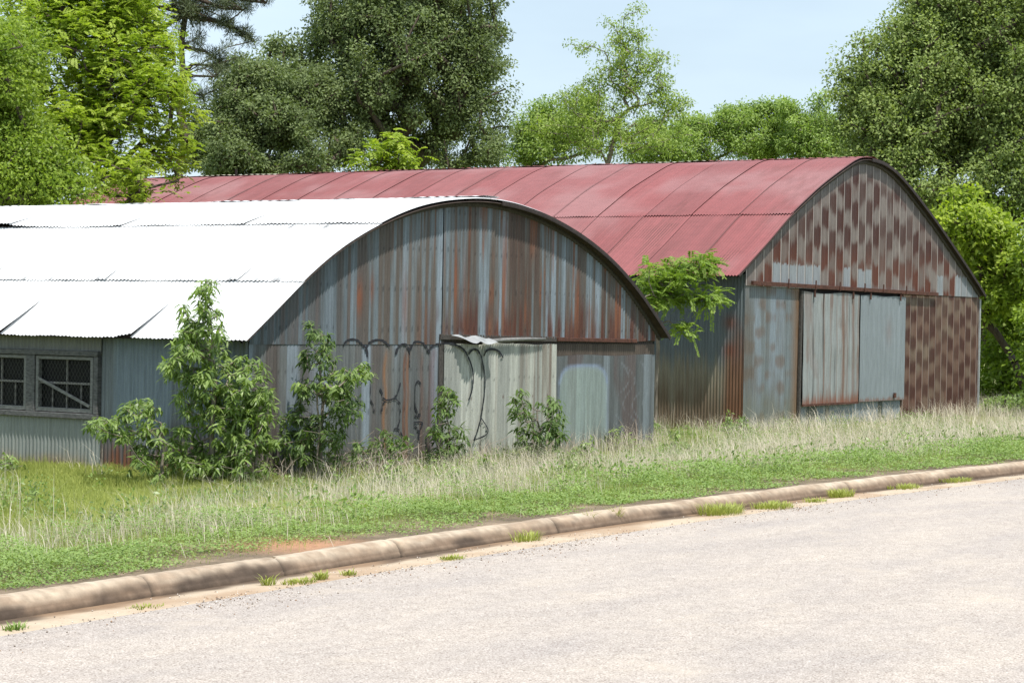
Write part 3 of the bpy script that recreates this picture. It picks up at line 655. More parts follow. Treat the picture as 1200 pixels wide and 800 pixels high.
def rr_paint_seed(sd_, y0_=-99.):
    rg = random.Random(sd_); t = 1 + rg.uniform(-.09, .09); pk = rg.uniform(-.15, .35)
    def f(Lq, Y):
        n = fbm(Lq * 1.2, Y * .8, 66); n3 = vn(Lq * .5, Y * 22, 67)
        c = np.broadcast_to(np.array([.205, .056, .058]) * t, Lq.shape + (3,)) * (.86 + .24 * n3)[..., None]
        c = mixc(c, np.array([.265, .135, .138]), np.clip(sm(.4, .75, n) * .55 + pk * .4 + sm(2, 6, Lq) * .22, 0, .8))
        c = mixc(c, np.array([.10, .035, .03]), .28 * sm(.62, .9, vn(Lq * .8, Y * 1.6, 68) * .6 + vn(Lq * 3, Y * 9, 69) * .4))
        c = mixc(c, np.array([.05, .022, .02]), (.35 + .4 * _tab[sd_ % 256, 9]) * sm(.03, .012, Y - y0_ + .01 * (vn(Lq * 6, Y * 0, 3) - .5)))
        return c
    return f
BF = 20.9; rowsB = [(40.44, 43.05, 0.), (42.98, 47.2, .018)]; sd_ = 0
for ri, (ua, ub, of) in enumerate(rowsB):
    y = BF
    while y < BEND:
        y2 = min(y + 1.27 + rnd.uniform(-.04, .04), BEND + .25)
        def lift(l, yy, Y, ri=ri): return .006 * np.sin(Y * 6) * (1 - l) + .016 * np.clip(1 - yy * 12, 0, 1)
        roof_sheet('roof_sheet', B, BP, ua, ub, y, y2 + .05, of + .004 * ((sd_) % 2), rr_paint_seed(sd_, y), M['roofred'], lift, step=6, seg=.3, amp=.014)
        y = y2; sd_ += 1
for (ua, ub, of) in ((47.2, 51.4, .018), (51.3, 54.8, 0.)):
    roof_sheet('roof_sheet', B, BP, ua, ub, BF, BEND + .25, of, rr_paint_seed(200), M['roofred'], step=4, seg=.3)
M['redcap'] = simple('red_cap', (.30, .11, .10), .65)
ridge_caps(B, BP, 47.3, .34, [20.93, 23.0, 25.2, 27.6, 30.3, 33.0, 36., 39., 42., 44.8], [M['redcap'], M['redcap'], M['cream'], M['redcap'], M['redcap']], .055, 9)
band('rake_board', B, BP, 40.6, 54.7, BY - .02, BY - .07, -.012, -.12, M['dark_wood_and_gap'])
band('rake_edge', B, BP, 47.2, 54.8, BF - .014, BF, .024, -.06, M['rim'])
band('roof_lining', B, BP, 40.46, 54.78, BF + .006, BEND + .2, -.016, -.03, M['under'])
MB().tube([(46.9, 40.5, 5.5), (46.9, 40.5, 5.92)], .035).build('vent_pipe', M['rim'], B)

# ================================================================== VEGETATION
def leaf_cloud(P, D, N_, ln, wd, rng, lance=False):
    """one leaf per row: base P, direction D, face normal N_, length ln, width wd"""
    D = D / (np.linalg.norm(D, axis=1)[:, None] + 1e-9); S = np.cross(D, N_); S /= np.linalg.norm(S, axis=1)[:, None] + 1e-9; Nn = np.cross(S, D)
    ln = ln[:, None]; wd = wd[:, None]; n = len(P)
    if not lance:
        V = np.stack([P, P + D * ln * .5 + S * wd * .5, P + D * ln - Nn * ln * .08, P + D * ln * .5 - S * wd * .5], 1).reshape(-1, 3)
        Fc = np.arange(n * 4).reshape(n, 4); return V, Fc, 4
    dr = -Nn * ln
    V = np.stack([P, P + D * ln * .3 + S * wd * .5, P + D * ln * .3 - S * wd * .5 + dr * .02, P + D * ln * .68 + S * wd * .38 + dr * .12, P + D * ln * .68 - S * wd * .38 + dr * .12, P + D * ln * .98 + dr * .3], 1).reshape(-1, 3)
    b = np.arange(n)[:, None] * 6
    Fc = np.concatenate([b + [0, 1, 2, 2], b + [1, 3, 4, 2], b + [3, 5, 4, 4]], 0)
    # triangles as their own three-corner faces: returned as tris
    T = np.concatenate([b + [0, 1, 2], b + [1, 3, 4], b + [1, 4, 2], b + [3, 5, 4]], 0)
    return V, T, 6
def unit(rng, n): a = rng.normal(size=(n, 3)); return a / np.linalg.norm(a, axis=1)[:, None]
def make_foliage(name, Cc, rng, rad, per, ll, lw, mat, parent, mode='ball', droop=.3, flat_=.8, out=None, tintc=None, hsub=.5):
    """Cc clump centres; per leaves each"""
    n = len(Cc); tc = rng.rand(n) if tintc is None else tintc
    if mode == 'ball':
        P = np.repeat(Cc, per, 0); o = unit(rng, n * per) * (rng.rand(n * per, 1) ** .45) * rad * np.repeat(.7 + .6 * rng.rand(n, 1), per, 0); o[:, 2] *= flat_
        P = P + o; D = unit(rng, n * per) * .8 + o / rad * .6 + [0, 0, -droop]; N_ = unit(rng, n * per) * .65 + [-.12, -.3, .75]
        t = np.repeat(tc, per) * hsub + rng.rand(n * per) * (1 - hsub)
    elif mode == 'frond':                                   # compound leaves: leaflets in pairs along a drooping stalk
        nf, pairs, fl_ = out; B0 = np.repeat(Cc, nf, 0); d0 = unit(rng, n * nf) ; d0[:, 2] = d0[:, 2] * .5 + .15
        d0 /= np.linalg.norm(d0, axis=1)[:, None]; B0 = B0 + unit(rng, n * nf) * rad * (rng.rand(n * nf, 1) ** .5)
        Ls = []; Ds = []; Ns = []; side = np.cross(d0, [0, 0, 1.]); side /= np.linalg.norm(side, axis=1)[:, None] + 1e-9
        for k in range(pairs):
            a = (k + .6) / pairs; p = B0 + d0 * fl_ * a + np.array([0, 0, -1.]) * fl_ * droop * a * a
            dd = d0 + np.array([0, 0, -1.]) * droop * 1.6 * a
            for s_ in (-1, 1):
                Ls.append(p); Ds.append(dd * .7 + side * s_ * 1. + np.array([0, 0, -.25])); Ns.append(np.cross(side, dd) + rng.normal(size=p.shape) * .25)
        P = np.concatenate(Ls); D = np.concatenate(Ds); N_ = np.concatenate(Ns); t = np.tile(np.repeat(tc, nf) * hsub + rng.rand(n * nf) * (1 - hsub), pairs * 2)
    elif mode == 'whorl':                                   # long leaves spraying from a shoot tip
        P = np.repeat(Cc, per, 0) + unit(rng, n * per) * rad * (rng.rand(n * per, 1) ** .5); D = unit(rng, n * per); D[:, 2] = D[:, 2] * .5 - droop + .1
        N_ = unit(rng, n * per) * .35 + [-.1, -.25, 1.]; t = np.repeat(tc, per) * hsub + rng.rand(n * per) * (1 - hsub)
    m = len(P); ln = ll * (.65 + .7 * rng.rand(m)); wd = lw * (.7 + .6 * rng.rand(m))
    V, Fc, k = leaf_cloud(P, D, N_, ln, wd, rng, lance=(mode == 'whorl'))
    return mesh(name, V, Fc, mat, parent, tint=np.repeat(t, k))
def skeleton(base, trunk_pts, Cc, rng, r_min, step, sag=.0, rmax=.5):
    """branches grown from the trunk to every clump; radii by the pipe rule"""
    nodes = [np.array(p, float) for p in trunk_pts]; par = [-1] + list(range(len(trunk_pts) - 1)); arr = np.array(nodes)
    top = nodes[-1]; order = np.argsort(np.linalg.norm(Cc - top, axis=1) - .3 * (Cc[:, 2] - base[2]) * 0)
    start = max(1, len(trunk_pts) // 3)
    leafn = []
    for i in order:
        c = Cc[i]; A = np.array(nodes[start:]); d = c - A; dist = np.linalg.norm(d, axis=1); cost = dist + np.maximum(0, A[:, 2] - c[2]) * .9
        j = int(np.argmin(cost)) + start; p = nodes[j]; L_ = np.linalg.norm(c - p); k = max(1, int(L_ / step)); prev = j
        side = rng.normal(size=3) * L_ * .08
        for q in range(1, k + 1):
            t = q / k; pos = p + (c - p) * t + side * math.sin(math.pi * t) + np.array([0, 0, 1]) * L_ * .10 * math.sin(math.pi * t)
            nodes.append(pos); par.append(prev); prev = len(nodes) - 1
        leafn.append(prev)
    n = len(nodes); a = np.zeros(n)
    for l in leafn: a[l] += 1
    for i in range(n - 1, 0, -1): a[par[i]] += a[i] if a[i] > 0 else 0
    rad = np.minimum(r_min * np.maximum(a, 1) ** .42, rmax)
    return np.array(nodes), par, rad
def wood_mesh(name, nodes, par, rad, mat, parent, n=6, base_flare=True):
    m = len(nodes); idx = np.arange(1, m); P0 = nodes[np.array(par)[1:]]; P1 = nodes[idx]; d = P1 - P0; L_ = np.linalg.norm(d, axis=1)[:, None] + 1e-9; d = d / L_
    a = np.cross(d, [0.31, .17, .93]); a /= np.linalg.norm(a, axis=1)[:, None] + 1e-9; b = np.cross(d, a)
    r1 = rad[idx][:, None]; r0 = np.minimum(rad[np.array(par)[1:]][:, None], r1 * 1.35)
    V = []
    for rr, P, e in ((r0, P0, -.0), (r1, P1, .3)):
        for k in range(n):
            t = 2 * math.pi * k / n; V.append(P + d * e * rr + (a * math.cos(t) + b * math.sin(t)) * rr)
    V = np.stack(V, 1).reshape(-1, 3); q = np.arange(m - 1)[:, None] * 2 * n
    Fc = np.concatenate([q + [k, (k + 1) % n, n + (k + 1) % n, n + k] for k in range(n)], 0)
    return mesh(name, V, Fc, mat, parent, smooth=True)
def lobe_points(lobes, n, rng, shell=.55, gap=.0, gs=.4, zmin=None, mind=0.):
    """lobes (cx,cy,cz,rx,ry,rz); clump centres favour the outer shell"""
    wts = np.array([l[3] * l[4] * l[5] for l in lobes]) ** .75; wts /= wts.sum(); out = []; tries = 0
    while len(out) < n and tries < n * 30:
        tries += 1; l = lobes[rng.choice(len(lobes), p=wts)]; d = rng.normal(size=3); d /= np.linalg.norm(d); r = shell + (1 - shell) * rng.rand() if rng.rand() < .75 else rng.rand() ** .5
        r *= 1 + .18 * (vn(d[0] * 2.5 + l[0], d[2] * 2.5 + d[1], 33) - .5) * 2
        p = np.array(l[:3]) + d * np.array(l[3:6]) * r
        if zmin is not None and p[2] < zmin: continue
        if gap and fbm((p[0] * .55 - p[1] * .835) * gs + 40, p[2] * gs + p[0] * .12, 44) < gap: continue
        if mind and out and np.min(np.sum((np.array(out[-300:]) - p) ** 2, 1)) < mind * mind: continue
        out.append(p)
    return np.array(out)
def lobe(px, py, depth, rpx, rpy=None, squash=.9, dz=0.):
    c = at(px, py, depth); r = rpx * depth / FPX; rz = (rpy or rpx) * depth / FPX
    return (c[0], c[1], c[2] + dz, r, r, rz)
def tree(kind, label, lobes, n, leaf, mat, bark, seed, lean=(0, 0), base=None, rad=.6, per=120, ll=.16, lw=.09, mode='ball', out=None, droop=.3, shell=.55, gap=0., gs=.4, zmin=None, rmin=.014, step=.7, stems=1, group=None, cat='tree', flat_=.8, th=.45, mind=0., spread=.6, wig=.25, rmax=.5):
    rng = np.random.RandomState(seed); c = np.mean([l[:3] for l in lobes], 0)
    b = np.array(base if base is not None else (c[0], c[1], 0.)); b[2] = float(ground_z(b[0], b[1])) - .1 if base is None or len(base) < 3 or base[2] is None else b[2]
    root = empty(kind, tuple(b), label, cat, group)
    Cc = lobe_points(lobes, n, rng, shell, gap, gs, zmin, mind)
    tops = np.array([c[0], c[1], b[2] + (c[2] - b[2]) * th * 2 * .62])
    tr_ = []
    for q in range(7):
        t = q / 6; tr_.append(b + (tops - b) * t + (rng.normal(size=3) * wig * math.sin(math.pi * t) if 0 < q < 6 else 0))
    nodes, par, radr = skeleton(b, tr_, Cc, rng, rmin, step, rmax=rmax)
    wood_mesh('trunk', nodes, par, radr, bark, root)
    make_foliage('crown', Cc, rng, rad, per, ll, lw, mat, root, mode, droop, flat_, out)
    return root

LM = {}
LM['bright'] = leaf_mat('bright_leaf', (.17, .26, .025), (.46, .55, .09), .48)
LM['mid'] = leaf_mat('mid_leaf', (.12, .20, .022), (.33, .43, .06), .45)
LM['oak'] = leaf_mat('oak_leaf', (.08, .115, .042), (.24, .30, .13), .32, .6, .2)
LM['oak2'] = leaf_mat('live_oak_leaf', (.11, .165, .045), (.34, .42, .14), .34, .6, .22)
LM['pine'] = leaf_mat('pine_needle', (.05, .07, .03), (.12, .15, .07), .15)
LM['thin'] = leaf_mat('thin_leaf', (.17, .25, .05), (.38, .48, .12), .46)
LM['far'] = leaf_mat('far_leaf', (.17, .26, .06), (.36, .47, .13), .42)
LM['shrub'] = leaf_mat('shrub_leaf', (.07, .125, .024), (.32, .43, .13), .4, .4, .45)
LM['shade'] = leaf_mat('dark_shrub_leaf', (.05, .095, .025), (.17, .25, .07), .35)
LM['mimosa'] = leaf_mat('mimosa_leaf', (.13, .22, .03), (.28, .38, .07), .45)

G_TR = 'trees behind the sheds'
tree('broadleaf_tree', 'bright yellow-green leafy tree with drooping fronds, behind left end of red roof',
     [lobe(95, 60, 55, 105, 90), lobe(160, 135, 54, 68, 75), lobe(60, 165, 53, 70, 55), lobe(140, 205, 52.5, 55, 32), lobe(205, 175, 53.5, 26, 26), lobe(120, -10, 55, 70, 60), lobe(195, 212, 53, 22, 14)], 540,
     None, LM['bright'], M['bark'], 3, base=(38.6, 37.5, None), rad=.5, ll=.10, lw=.048, mode='frond', out=(26, 5, .22), droop=.3, shell=.6, gap=.24, gs=.9, zmin=3.2)
tree('broadleaf_tree', 'darker fine-leaved green tree at far left edge, above the white roof',
     [lobe(10, 190, 50, 75, 60), lobe(-40, 90, 50, 85, 90), lobe(70, 215, 49.5, 40, 32), lobe(15, 60, 51, 45, 40)], 430, None, LM['mid'], M['bark'], 5, base=(31.5, 42.6, None), rad=.5, per=150, ll=.11, lw=.055, gap=.3, gs=.8, zmin=3)
tree('oak_tree', 'tall dark grey-green oak with dense round crown, centre of the tree line',
     [lobe(470, 55, 86, 118, 95), lobe(560, 105, 85, 50, 85), lobe(395, 75, 86, 45, 60), lobe(480, -20, 86, 110, 60), lobe(555, 172, 84, 46, 30), lobe(430, 120, 84, 70, 45), lobe(490, 172, 87, 60, 26), lobe(330, 70, 87, 30, 30), lobe(575, 60, 86, 34, 50)], 760, None, LM['oak'], M['bark'], 8,
     base=(69.0, 51.5, None), rad=.62, per=190, ll=.14, lw=.075, shell=.5, gap=.385, gs=1.05, rmin=.034, mind=.35, rmax=.3)
tree('oak_tree', 'lower grey-green oak between the pine and the tall dark oak',
     [lobe(310, 140, 82, 70, 55), lobe(350, 175, 81, 50, 38), lobe(280, 190, 80, 38, 45), lobe(300, 95, 82, 42, 28), lobe(400, 165, 83, 36, 28), lobe(245, 160, 82, 34, 46), lobe(360, 110, 83, 44, 40)], 460, None, LM['oak'], M['bark'], 9, base=(62.8, 56.8, None), rad=.55, per=180, ll=.14, lw=.075, shell=.45, gap=.35, gs=1.15, rmin=.03, rmax=.25)
tree('sapling', 'small bright sapling top showing over red ridge, in front of dark oak', [lobe(440, 185, 72, 24, 16), lobe(475, 190, 72, 20, 14), lobe(462, 168, 72, 14, 10)], 42, None, LM['bright'], M['bark'], 11, base=(57.9, 42.9, None), rad=.35, ll=.18, lw=.075, mode='frond', out=(8, 5, .5), droop=.4)
tree('sapling', 'slender tall open-crowned tree with thin pale trunk against the sky',
     [lobe(735, 90, 80, 30, 44), lobe(695, 125, 80, 44, 36), lobe(780, 128, 80, 28, 20), lobe(738, 38, 80, 16, 20), lobe(745, 16, 80, 14, 7), lobe(730, 60, 80, 26, 22), lobe(745, 50, 80, 20, 16), lobe(658, 112, 80, 16, 10), lobe(682, 55, 80, 18, 6), lobe(712, 28, 80, 10, 7), lobe(765, 70, 80, 20, 12), lobe(790, 122, 80, 22, 12), lobe(710, 85, 80, 26, 22), lobe(760, 100, 80, 30, 26), lobe(725, 160, 80, 74, 30), lobe(640, 150, 80, 26, 20)], 400, None, LM['thin'], M['bark_pale'], 14,
     base=(68.9, 43.4, None), rad=.36, per=46, ll=.13, lw=.05, shell=.3, gap=.22, gs=1.6, rmin=.008, th=.68)
fars = [('broadleaf_tree', 'low yellow-green tree right of the dark oak, behind the red ridge', [lobe(640, 165, 95, 42, 40), lobe(680, 150, 95, 45, 35), lobe(612, 178, 95, 20, 28)], 21),
        ('broadleaf_tree', 'round pale green tree behind the red ridge, just right of slender tree', [lobe(775, 175, 98, 40, 28), lobe(830, 165, 100, 36, 30), lobe(850, 140, 100, 18, 14), lobe(866, 128, 100, 12, 8), lobe(812, 150, 100, 10, 14)], 22),
        ('broadleaf_tree', 'hazy light green tree behind the right part of the red ridge', [lobe(885, 160, 100, 42, 32), lobe(905, 142, 100, 26, 18)], 23),
        ('broadleaf_tree', 'light green tree touching the left edge of the big right-hand oak', [lobe(950, 160, 98, 36, 38), lobe(978, 170, 98, 28, 34)], 24)]
for kind, lab, lb, sdd in fars:
    rg = random.Random(sdd); ex = []
    for l in lb:
        for _ in range(5):
            a = rg.uniform(-.2, math.pi + .2); q = rg.uniform(.75, 1.15); rr_ = rg.uniform(.18, .34)
            ex.append((l[0] + RIGHT[0] * math.cos(a) * l[3] * q, l[1] + RIGHT[1] * math.cos(a) * l[3] * q, l[2] + math.sin(a) * l[5] * q, l[3] * rr_, l[3] * rr_, l[5] * rr_ * 1.2))
    lb = lb + ex
    tree(kind, lab, lb, 190, None, LM['far'], M['bark_pale'], sdd, rad=.5, per=110, ll=.16, lw=.07, shell=.4, gap=.3, gs=.8, rmin=.014, group=G_TR)
tree('oak_tree', 'huge spreading olive-green oak filling the upper right corner',
     [lobe(1100, 110, 72, 110, 95), lobe(1190, 40, 72, 120, 100), lobe(1060, 165, 71, 75, 65), lobe(1230, 140, 70, 100, 90), lobe(1130, 20, 72, 70, 45), lobe(1015, 120, 72, 38, 50), lobe(1180, 215, 69, 60, 50), lobe(1080, 215, 70, 55, 35), lobe(1030, 190, 72, 45, 35), lobe(1065, 70, 72, 62, 55), lobe(1025, 110, 72, 46, 42), lobe(1110, 10, 72, 60, 45)], 1400, None, LM['oak2'], M['bark'], 31,
     base=(69.5, 25.5, None), rad=.55, per=160, ll=.125, lw=.075, shell=.5, gap=.26, gs=1.0, rmin=.026, mind=.28, rmax=.35)
tree('sapling', 'bright light-green young tree beside the barn right slope', [lobe(1130, 265, 64, 38, 32), lobe(1165, 290, 64, 36, 40), lobe(1128, 230, 64, 18, 16), lobe(1185, 330, 63.5, 30, 40), lobe(1160, 350, 64, 22, 30)], 150, None, LM['bright'], M['bark'], 33,
     base=(62.2, 21.8, None), rad=.42, per=60, ll=.19, lw=.1, gap=.3, gs=1.)
tree('understory_tree', 'dark shaded bushy tree filling the gap right of the barn wall', [lobe(1180, 400, 66, 40, 60), lobe(1210, 330, 67, 40, 60), lobe(1190, 455, 65, 44, 40), lobe(1150, 300, 68, 45, 60)], 260, None, LM['mid'], M['bark'], 34, base=(64.9, 22.0, None), rad=.5, per=90, ll=.17, lw=.09, zmin=-.3)
tree('understory_tree', 'dark bushy tree at the right edge, behind the low undergrowth', [lobe(1240, 420, 60, 45, 70), lobe(1260, 300, 62, 60, 90)], 200, None, LM['mid'], M['bark'], 35, rad=.5, per=90, ll=.17, lw=.09, zmin=-.3)
for i, (px, py, rp, lab) in enumerate(((1172, 484, 20, 'low yellow-green bush at foot of the barn right corner'), (1205, 482, 24, 'low yellow-green bush at right edge behind tan grass'))):
    tree('bush', lab, [lobe(px, py - 4, 57 - i, rp, 12)], 45, None, LM['shrub'], M['bark'], 36 + i, rad=.25, per=60, ll=.12, lw=.05, rmin=.006, cat='bush', step=.3, group='bushes by the barn')

# pine: bare upcurving limbs with needle tufts
def pine():
    rng = np.random.RandomState(41); b = at(207, 376, 76); b[2] = -.7; root = empty('pine_tree', tuple(b), 'dark pine with long bare limbs and needle tufts against sky, upper left', 'tree')
    top = at(205, -60, 76); top[0], top[1] = b[0] + .2, b[1] + .1
    nodes = [b + (top - b) * k / 14 + (rng.normal(size=3) * .08) for k in range(15)]; par = [-1] + list(range(14)); rad = [.24 - .012 * k for k in range(15)]
    tips = []
    limbs = [((205, 18), [(225, 22), (250, 24), (275, 34), (298, 48)]), ((205, 60), [(222, 57), (240, 60), (256, 72)]), ((205, 78), [(225, 76), (258, 77)]), ((205, 88), [(225, 89), (252, 90)]),
             ((205, -5), [(235, 0), (262, 10), (285, 12)]), ((205, -20), [(240, -14), (285, 0), (312, 4)]), ((205, 5), [(185, 8), (168, 6)]), ((205, 30), [(190, 34), (178, 45)]), ((205, -30), [(220, -35), (260, -30)]), ((205, 10), [(215, 5), (228, 12), (235, 8)]),
             ((205, 100), [(220, 108), (238, 112)]), ((205, -15), [(180, -12), (165, -8)])]
    for (sx, sy), pts in limbs:
        dep = 76 + rng.uniform(-1.2, 1.2); z0 = at(sx, sy, 76)[2]; j = int(np.argmin([abs(n_[2] - z0) for n_ in nodes[:15]])); prev = j; r = .11
        pp = [nodes[j]]
        for k, p in enumerate(pts):
            q = at(p[0], p[1], 76 + (dep - 76) * (k + 1) / len(pts)); nodes.append(q); par.append(prev); rad.append(r * (1 - .7 * (k + 1) / len(pts))); 
            for s_ in range(5 if sy < 55 else 1):
                f_ = rng.rand(); c = pp[-1] + (q - pp[-1]) * f_ + rng.normal(size=3) * [.35, .35, .22] + [0, 0, .1]
                if k > 0 or s_ < 3: tips.append((c, len(nodes) - 1))
            prev = len(nodes) - 1; pp.append(q)
        tips.append((pp[-1] + rng.normal(size=3) * .1, prev)); tips.append((pp[-1] + rng.normal(size=3) * .3, prev)); tips.append((pp[-1] + rng.normal(size=3) * .4, prev))
    for _ in range(16):
        a = rng.rand(); c = top + (b - top) * rng.uniform(0, .30) + rng.normal(size=3) * [1.0, 1.0, .5]; tips.append((c, int(np.argmin([np.linalg.norm(n_ - c) for n_ in nodes[:15]]))))
    for c, j in list(tips): nodes.append(c); par.append(j); rad.append(.018)
    wood_mesh('trunk', np.array(nodes), par, np.array(rad), M['bark'], root)
    make_foliage('crown', np.array([t[0] for t in tips]), rng, .26, 130, .22, .022, LM['pine'], root, 'ball', -.2, .7)
pine()

def ground_hit(px, py):
    d = ray(px, py); d = d / (d @ FWD)
    for k in np.arange(8, 60, .05):
        P = d * k + [0, 0, EYE]
        if P[1] > 8.9 and P[2] <= float(ground_z(P[0], P[1])): return P, k
    return P, k
# foreground shrubs -------------------------------------------------
def shrub(kind, label, tips_px, depth, base_px, mat, seed, n_per=1, rad=.07, per=15, ll=.16, lw=.042, droop=.45, spread=.12, lean=.3, mode='whorl', out=None, group=None, bark=None, rmin=.0035, deps=.35, base_y=None, cat='shrub'):
    """tips_px: (x, y, rx, ry, count) leafy patches of the shrub as seen on its own upright plane"""
    rng = np.random.RandomState(seed)
    b = at(base_px[0], base_px[1], depth); b[2] = float(ground_z(b[0], b[1])) - .03
    root = empty(kind, tuple(b), label, cat, group); P = []
    for (x, y, rx, ry, n) in tips_px:
        for _ in range(n):
            while True:
                a, c = rng.uniform(-1, 1, 2)
                if a * a + c * c < 1: break
            P.append(at(x + a * rx, y + c * ry, depth + rng.normal() * deps))
    P = np.array(P); P[:, 2] = np.maximum(P[:, 2], ground_z(P[:, 0], P[:, 1]) + .08)
    hmax = P[:, 2].max() - b[2]; tr_ = [b + np.array([0.03 * math.sin(k * 2), .02 * math.cos(k), hmax * .75 * k / 6]) + (0 if k else 0) for k in range(7)]
    nodes, par, rad_ = skeleton(b, tr_, P, rng, rmin, .18, rmax=.04)
    wood_mesh('stem', nodes, par, rad_, bark or M['bark_pale'], root, 5)
    make_foliage('foliage', P, rng, rad, per, ll, lw, mat, root, mode, droop, .8, out)
    return root
shrub('leafy_shrub', 'tallest leafy shrub at shed corner, its top standing against the white roof',
      [(243, 345, 13, 16, 14), (240, 385, 22, 26, 34), (232, 425, 45, 24, 60), (255, 470, 48, 26, 55), (222, 400, 20, 14, 16), (285, 435, 30, 16, 22), (215, 375, 6, 18, 5), (245, 520, 45, 28, 60), (285, 480, 36, 40, 60), (250, 545, 50, 12, 24)], 28.9, (248, 560), LM['shrub'], 51, per=17, ll=.135, lw=.032)
shrub('leafy_shrub', 'low spreading shrub below the window reaching left from shed corner', [(150, 500, 42, 14, 36), (165, 478, 20, 10, 14), (115, 498, 14, 6, 8), (180, 530, 28, 18, 26), (175, 555, 26, 10, 10)], 28.6, (190, 566), LM['shrub'], 52, per=16, ll=.12, lw=.032)
shrub('leafy_shrub', 'small leafy shrub between corner shrub and the vine-like dark shrub', [(305, 480, 14, 26, 22), (300, 515, 24, 22, 28), (285, 545, 34, 12, 22)], 28.9, (300, 562), LM['shrub'], 53, per=14, ll=.12, lw=.032)
shrub('leafy_shrub', 'dark tall shrub with one bright branch, against left side of streaked gable', [(372, 395, 16, 24, 20), (370, 430, 24, 22, 24), (385, 478, 42, 30, 62), (375, 525, 50, 26, 60), (345, 500, 22, 30, 22)], 30.0, (375, 553), LM['shade'], 54, per=17, ll=.115, lw=.028, spread=.1)
shrub('leafy_shrub', 'short bright leafy branch in front of the dark gable shrub', [(415, 438, 18, 9, 14), (385, 455, 14, 7, 7), (355, 452, 10, 5, 5), (425, 430, 8, 6, 5)], 29.6, (372, 556), LM['shrub'], 55, per=11, ll=.13, lw=.038, group=None)
shrub('weedy_shrub', 'narrow dark weed shrub growing at left edge of the pale door sheets', [(522, 475, 14, 22, 22), (525, 515, 22, 24, 38), (505, 540, 14, 12, 10)], 32.6, (524, 546), LM['shade'], 56, per=11, ll=.13, lw=.034)
shrub('weedy_shrub', 'low dark weed shrub in front of the right door sheets', [(612, 480, 12, 24, 18), (645, 485, 14, 22, 20), (635, 510, 34, 16, 36)], 33.6, (630, 533), LM['shade'], 57, per=11, ll=.14, lw=.036)
shrub('weedy_shrub', 'grey-green weed clump at base of the streaked gable left of door', [(455, 520, 28, 16, 30), (420, 535, 30, 12, 20)], 31.3, (450, 545), LM['shade'], 58, per=10, ll=.1, lw=.03)
shrub('mimosa_tree', 'feathery bright green mimosa between the white-roofed shed and red barn', [(775, 325, 26, 16, 22), (815, 312, 30, 10, 20), (790, 345, 24, 10, 14), (822, 345, 20, 12, 10), (800, 386, 13, 4, 4), (755, 345, 12, 12, 6)], 43.6, (768, 510), LM['mimosa'], 59, mode='frond', out=(10, 12, .32), rad=.16, ll=.07, lw=.03, droop=.35, rmin=.008, cat='tree')
shrub('weedy_shrub', 'small weed bush at left edge below the wired window', [(10, 545, 18, 8, 20), (12, 538, 12, 6, 8)], 30.2, (12, 556), LM['shrub'], 60, per=10, ll=.08, lw=.03)
wd_spots = [(20.5 + 3.1 * i, 0) for i in range(12)]
for i, (px, py, s_) in enumerate([(722, 512, 16), (762, 498, 9), (790, 520, 18), (690, 528, 15), (570, 552, 15), (540, 560, 14), (660, 540, 12), (460, 556, 18), (870, 500, 9), (853, 498, 7)]):
    dep = ground_hit(px, py + 16)[1]
    shrub('tall_weed', ['leafy upright weed rising from the tan grass before the pale painted block', 'tallest thin weed stem in front of the gable right corner', 'broad leafy weed at the barn side wall', 'leafy weed in tan grass under the right door sheets', 'bright weed in grass under the left door sheets', 'low weed left of door sheets in the tan grass', 'small leafy weed in grass under the low dark weed shrub', 'weed clump in grass under the rusty orange streaks', 'thin weed at the barn left corner', 'smallest weed by the barn left corner'][i],
          [(px, py + 4, s_ * 1.3, 9, 14), (px, py - 8, s_ * .4, 9, 6)], dep, (px, py + 16), LM['shrub'], 70 + i, per=10, ll=.08, lw=.03, group='weeds in the tall grass', rmin=.003, cat='weed', deps=.15)

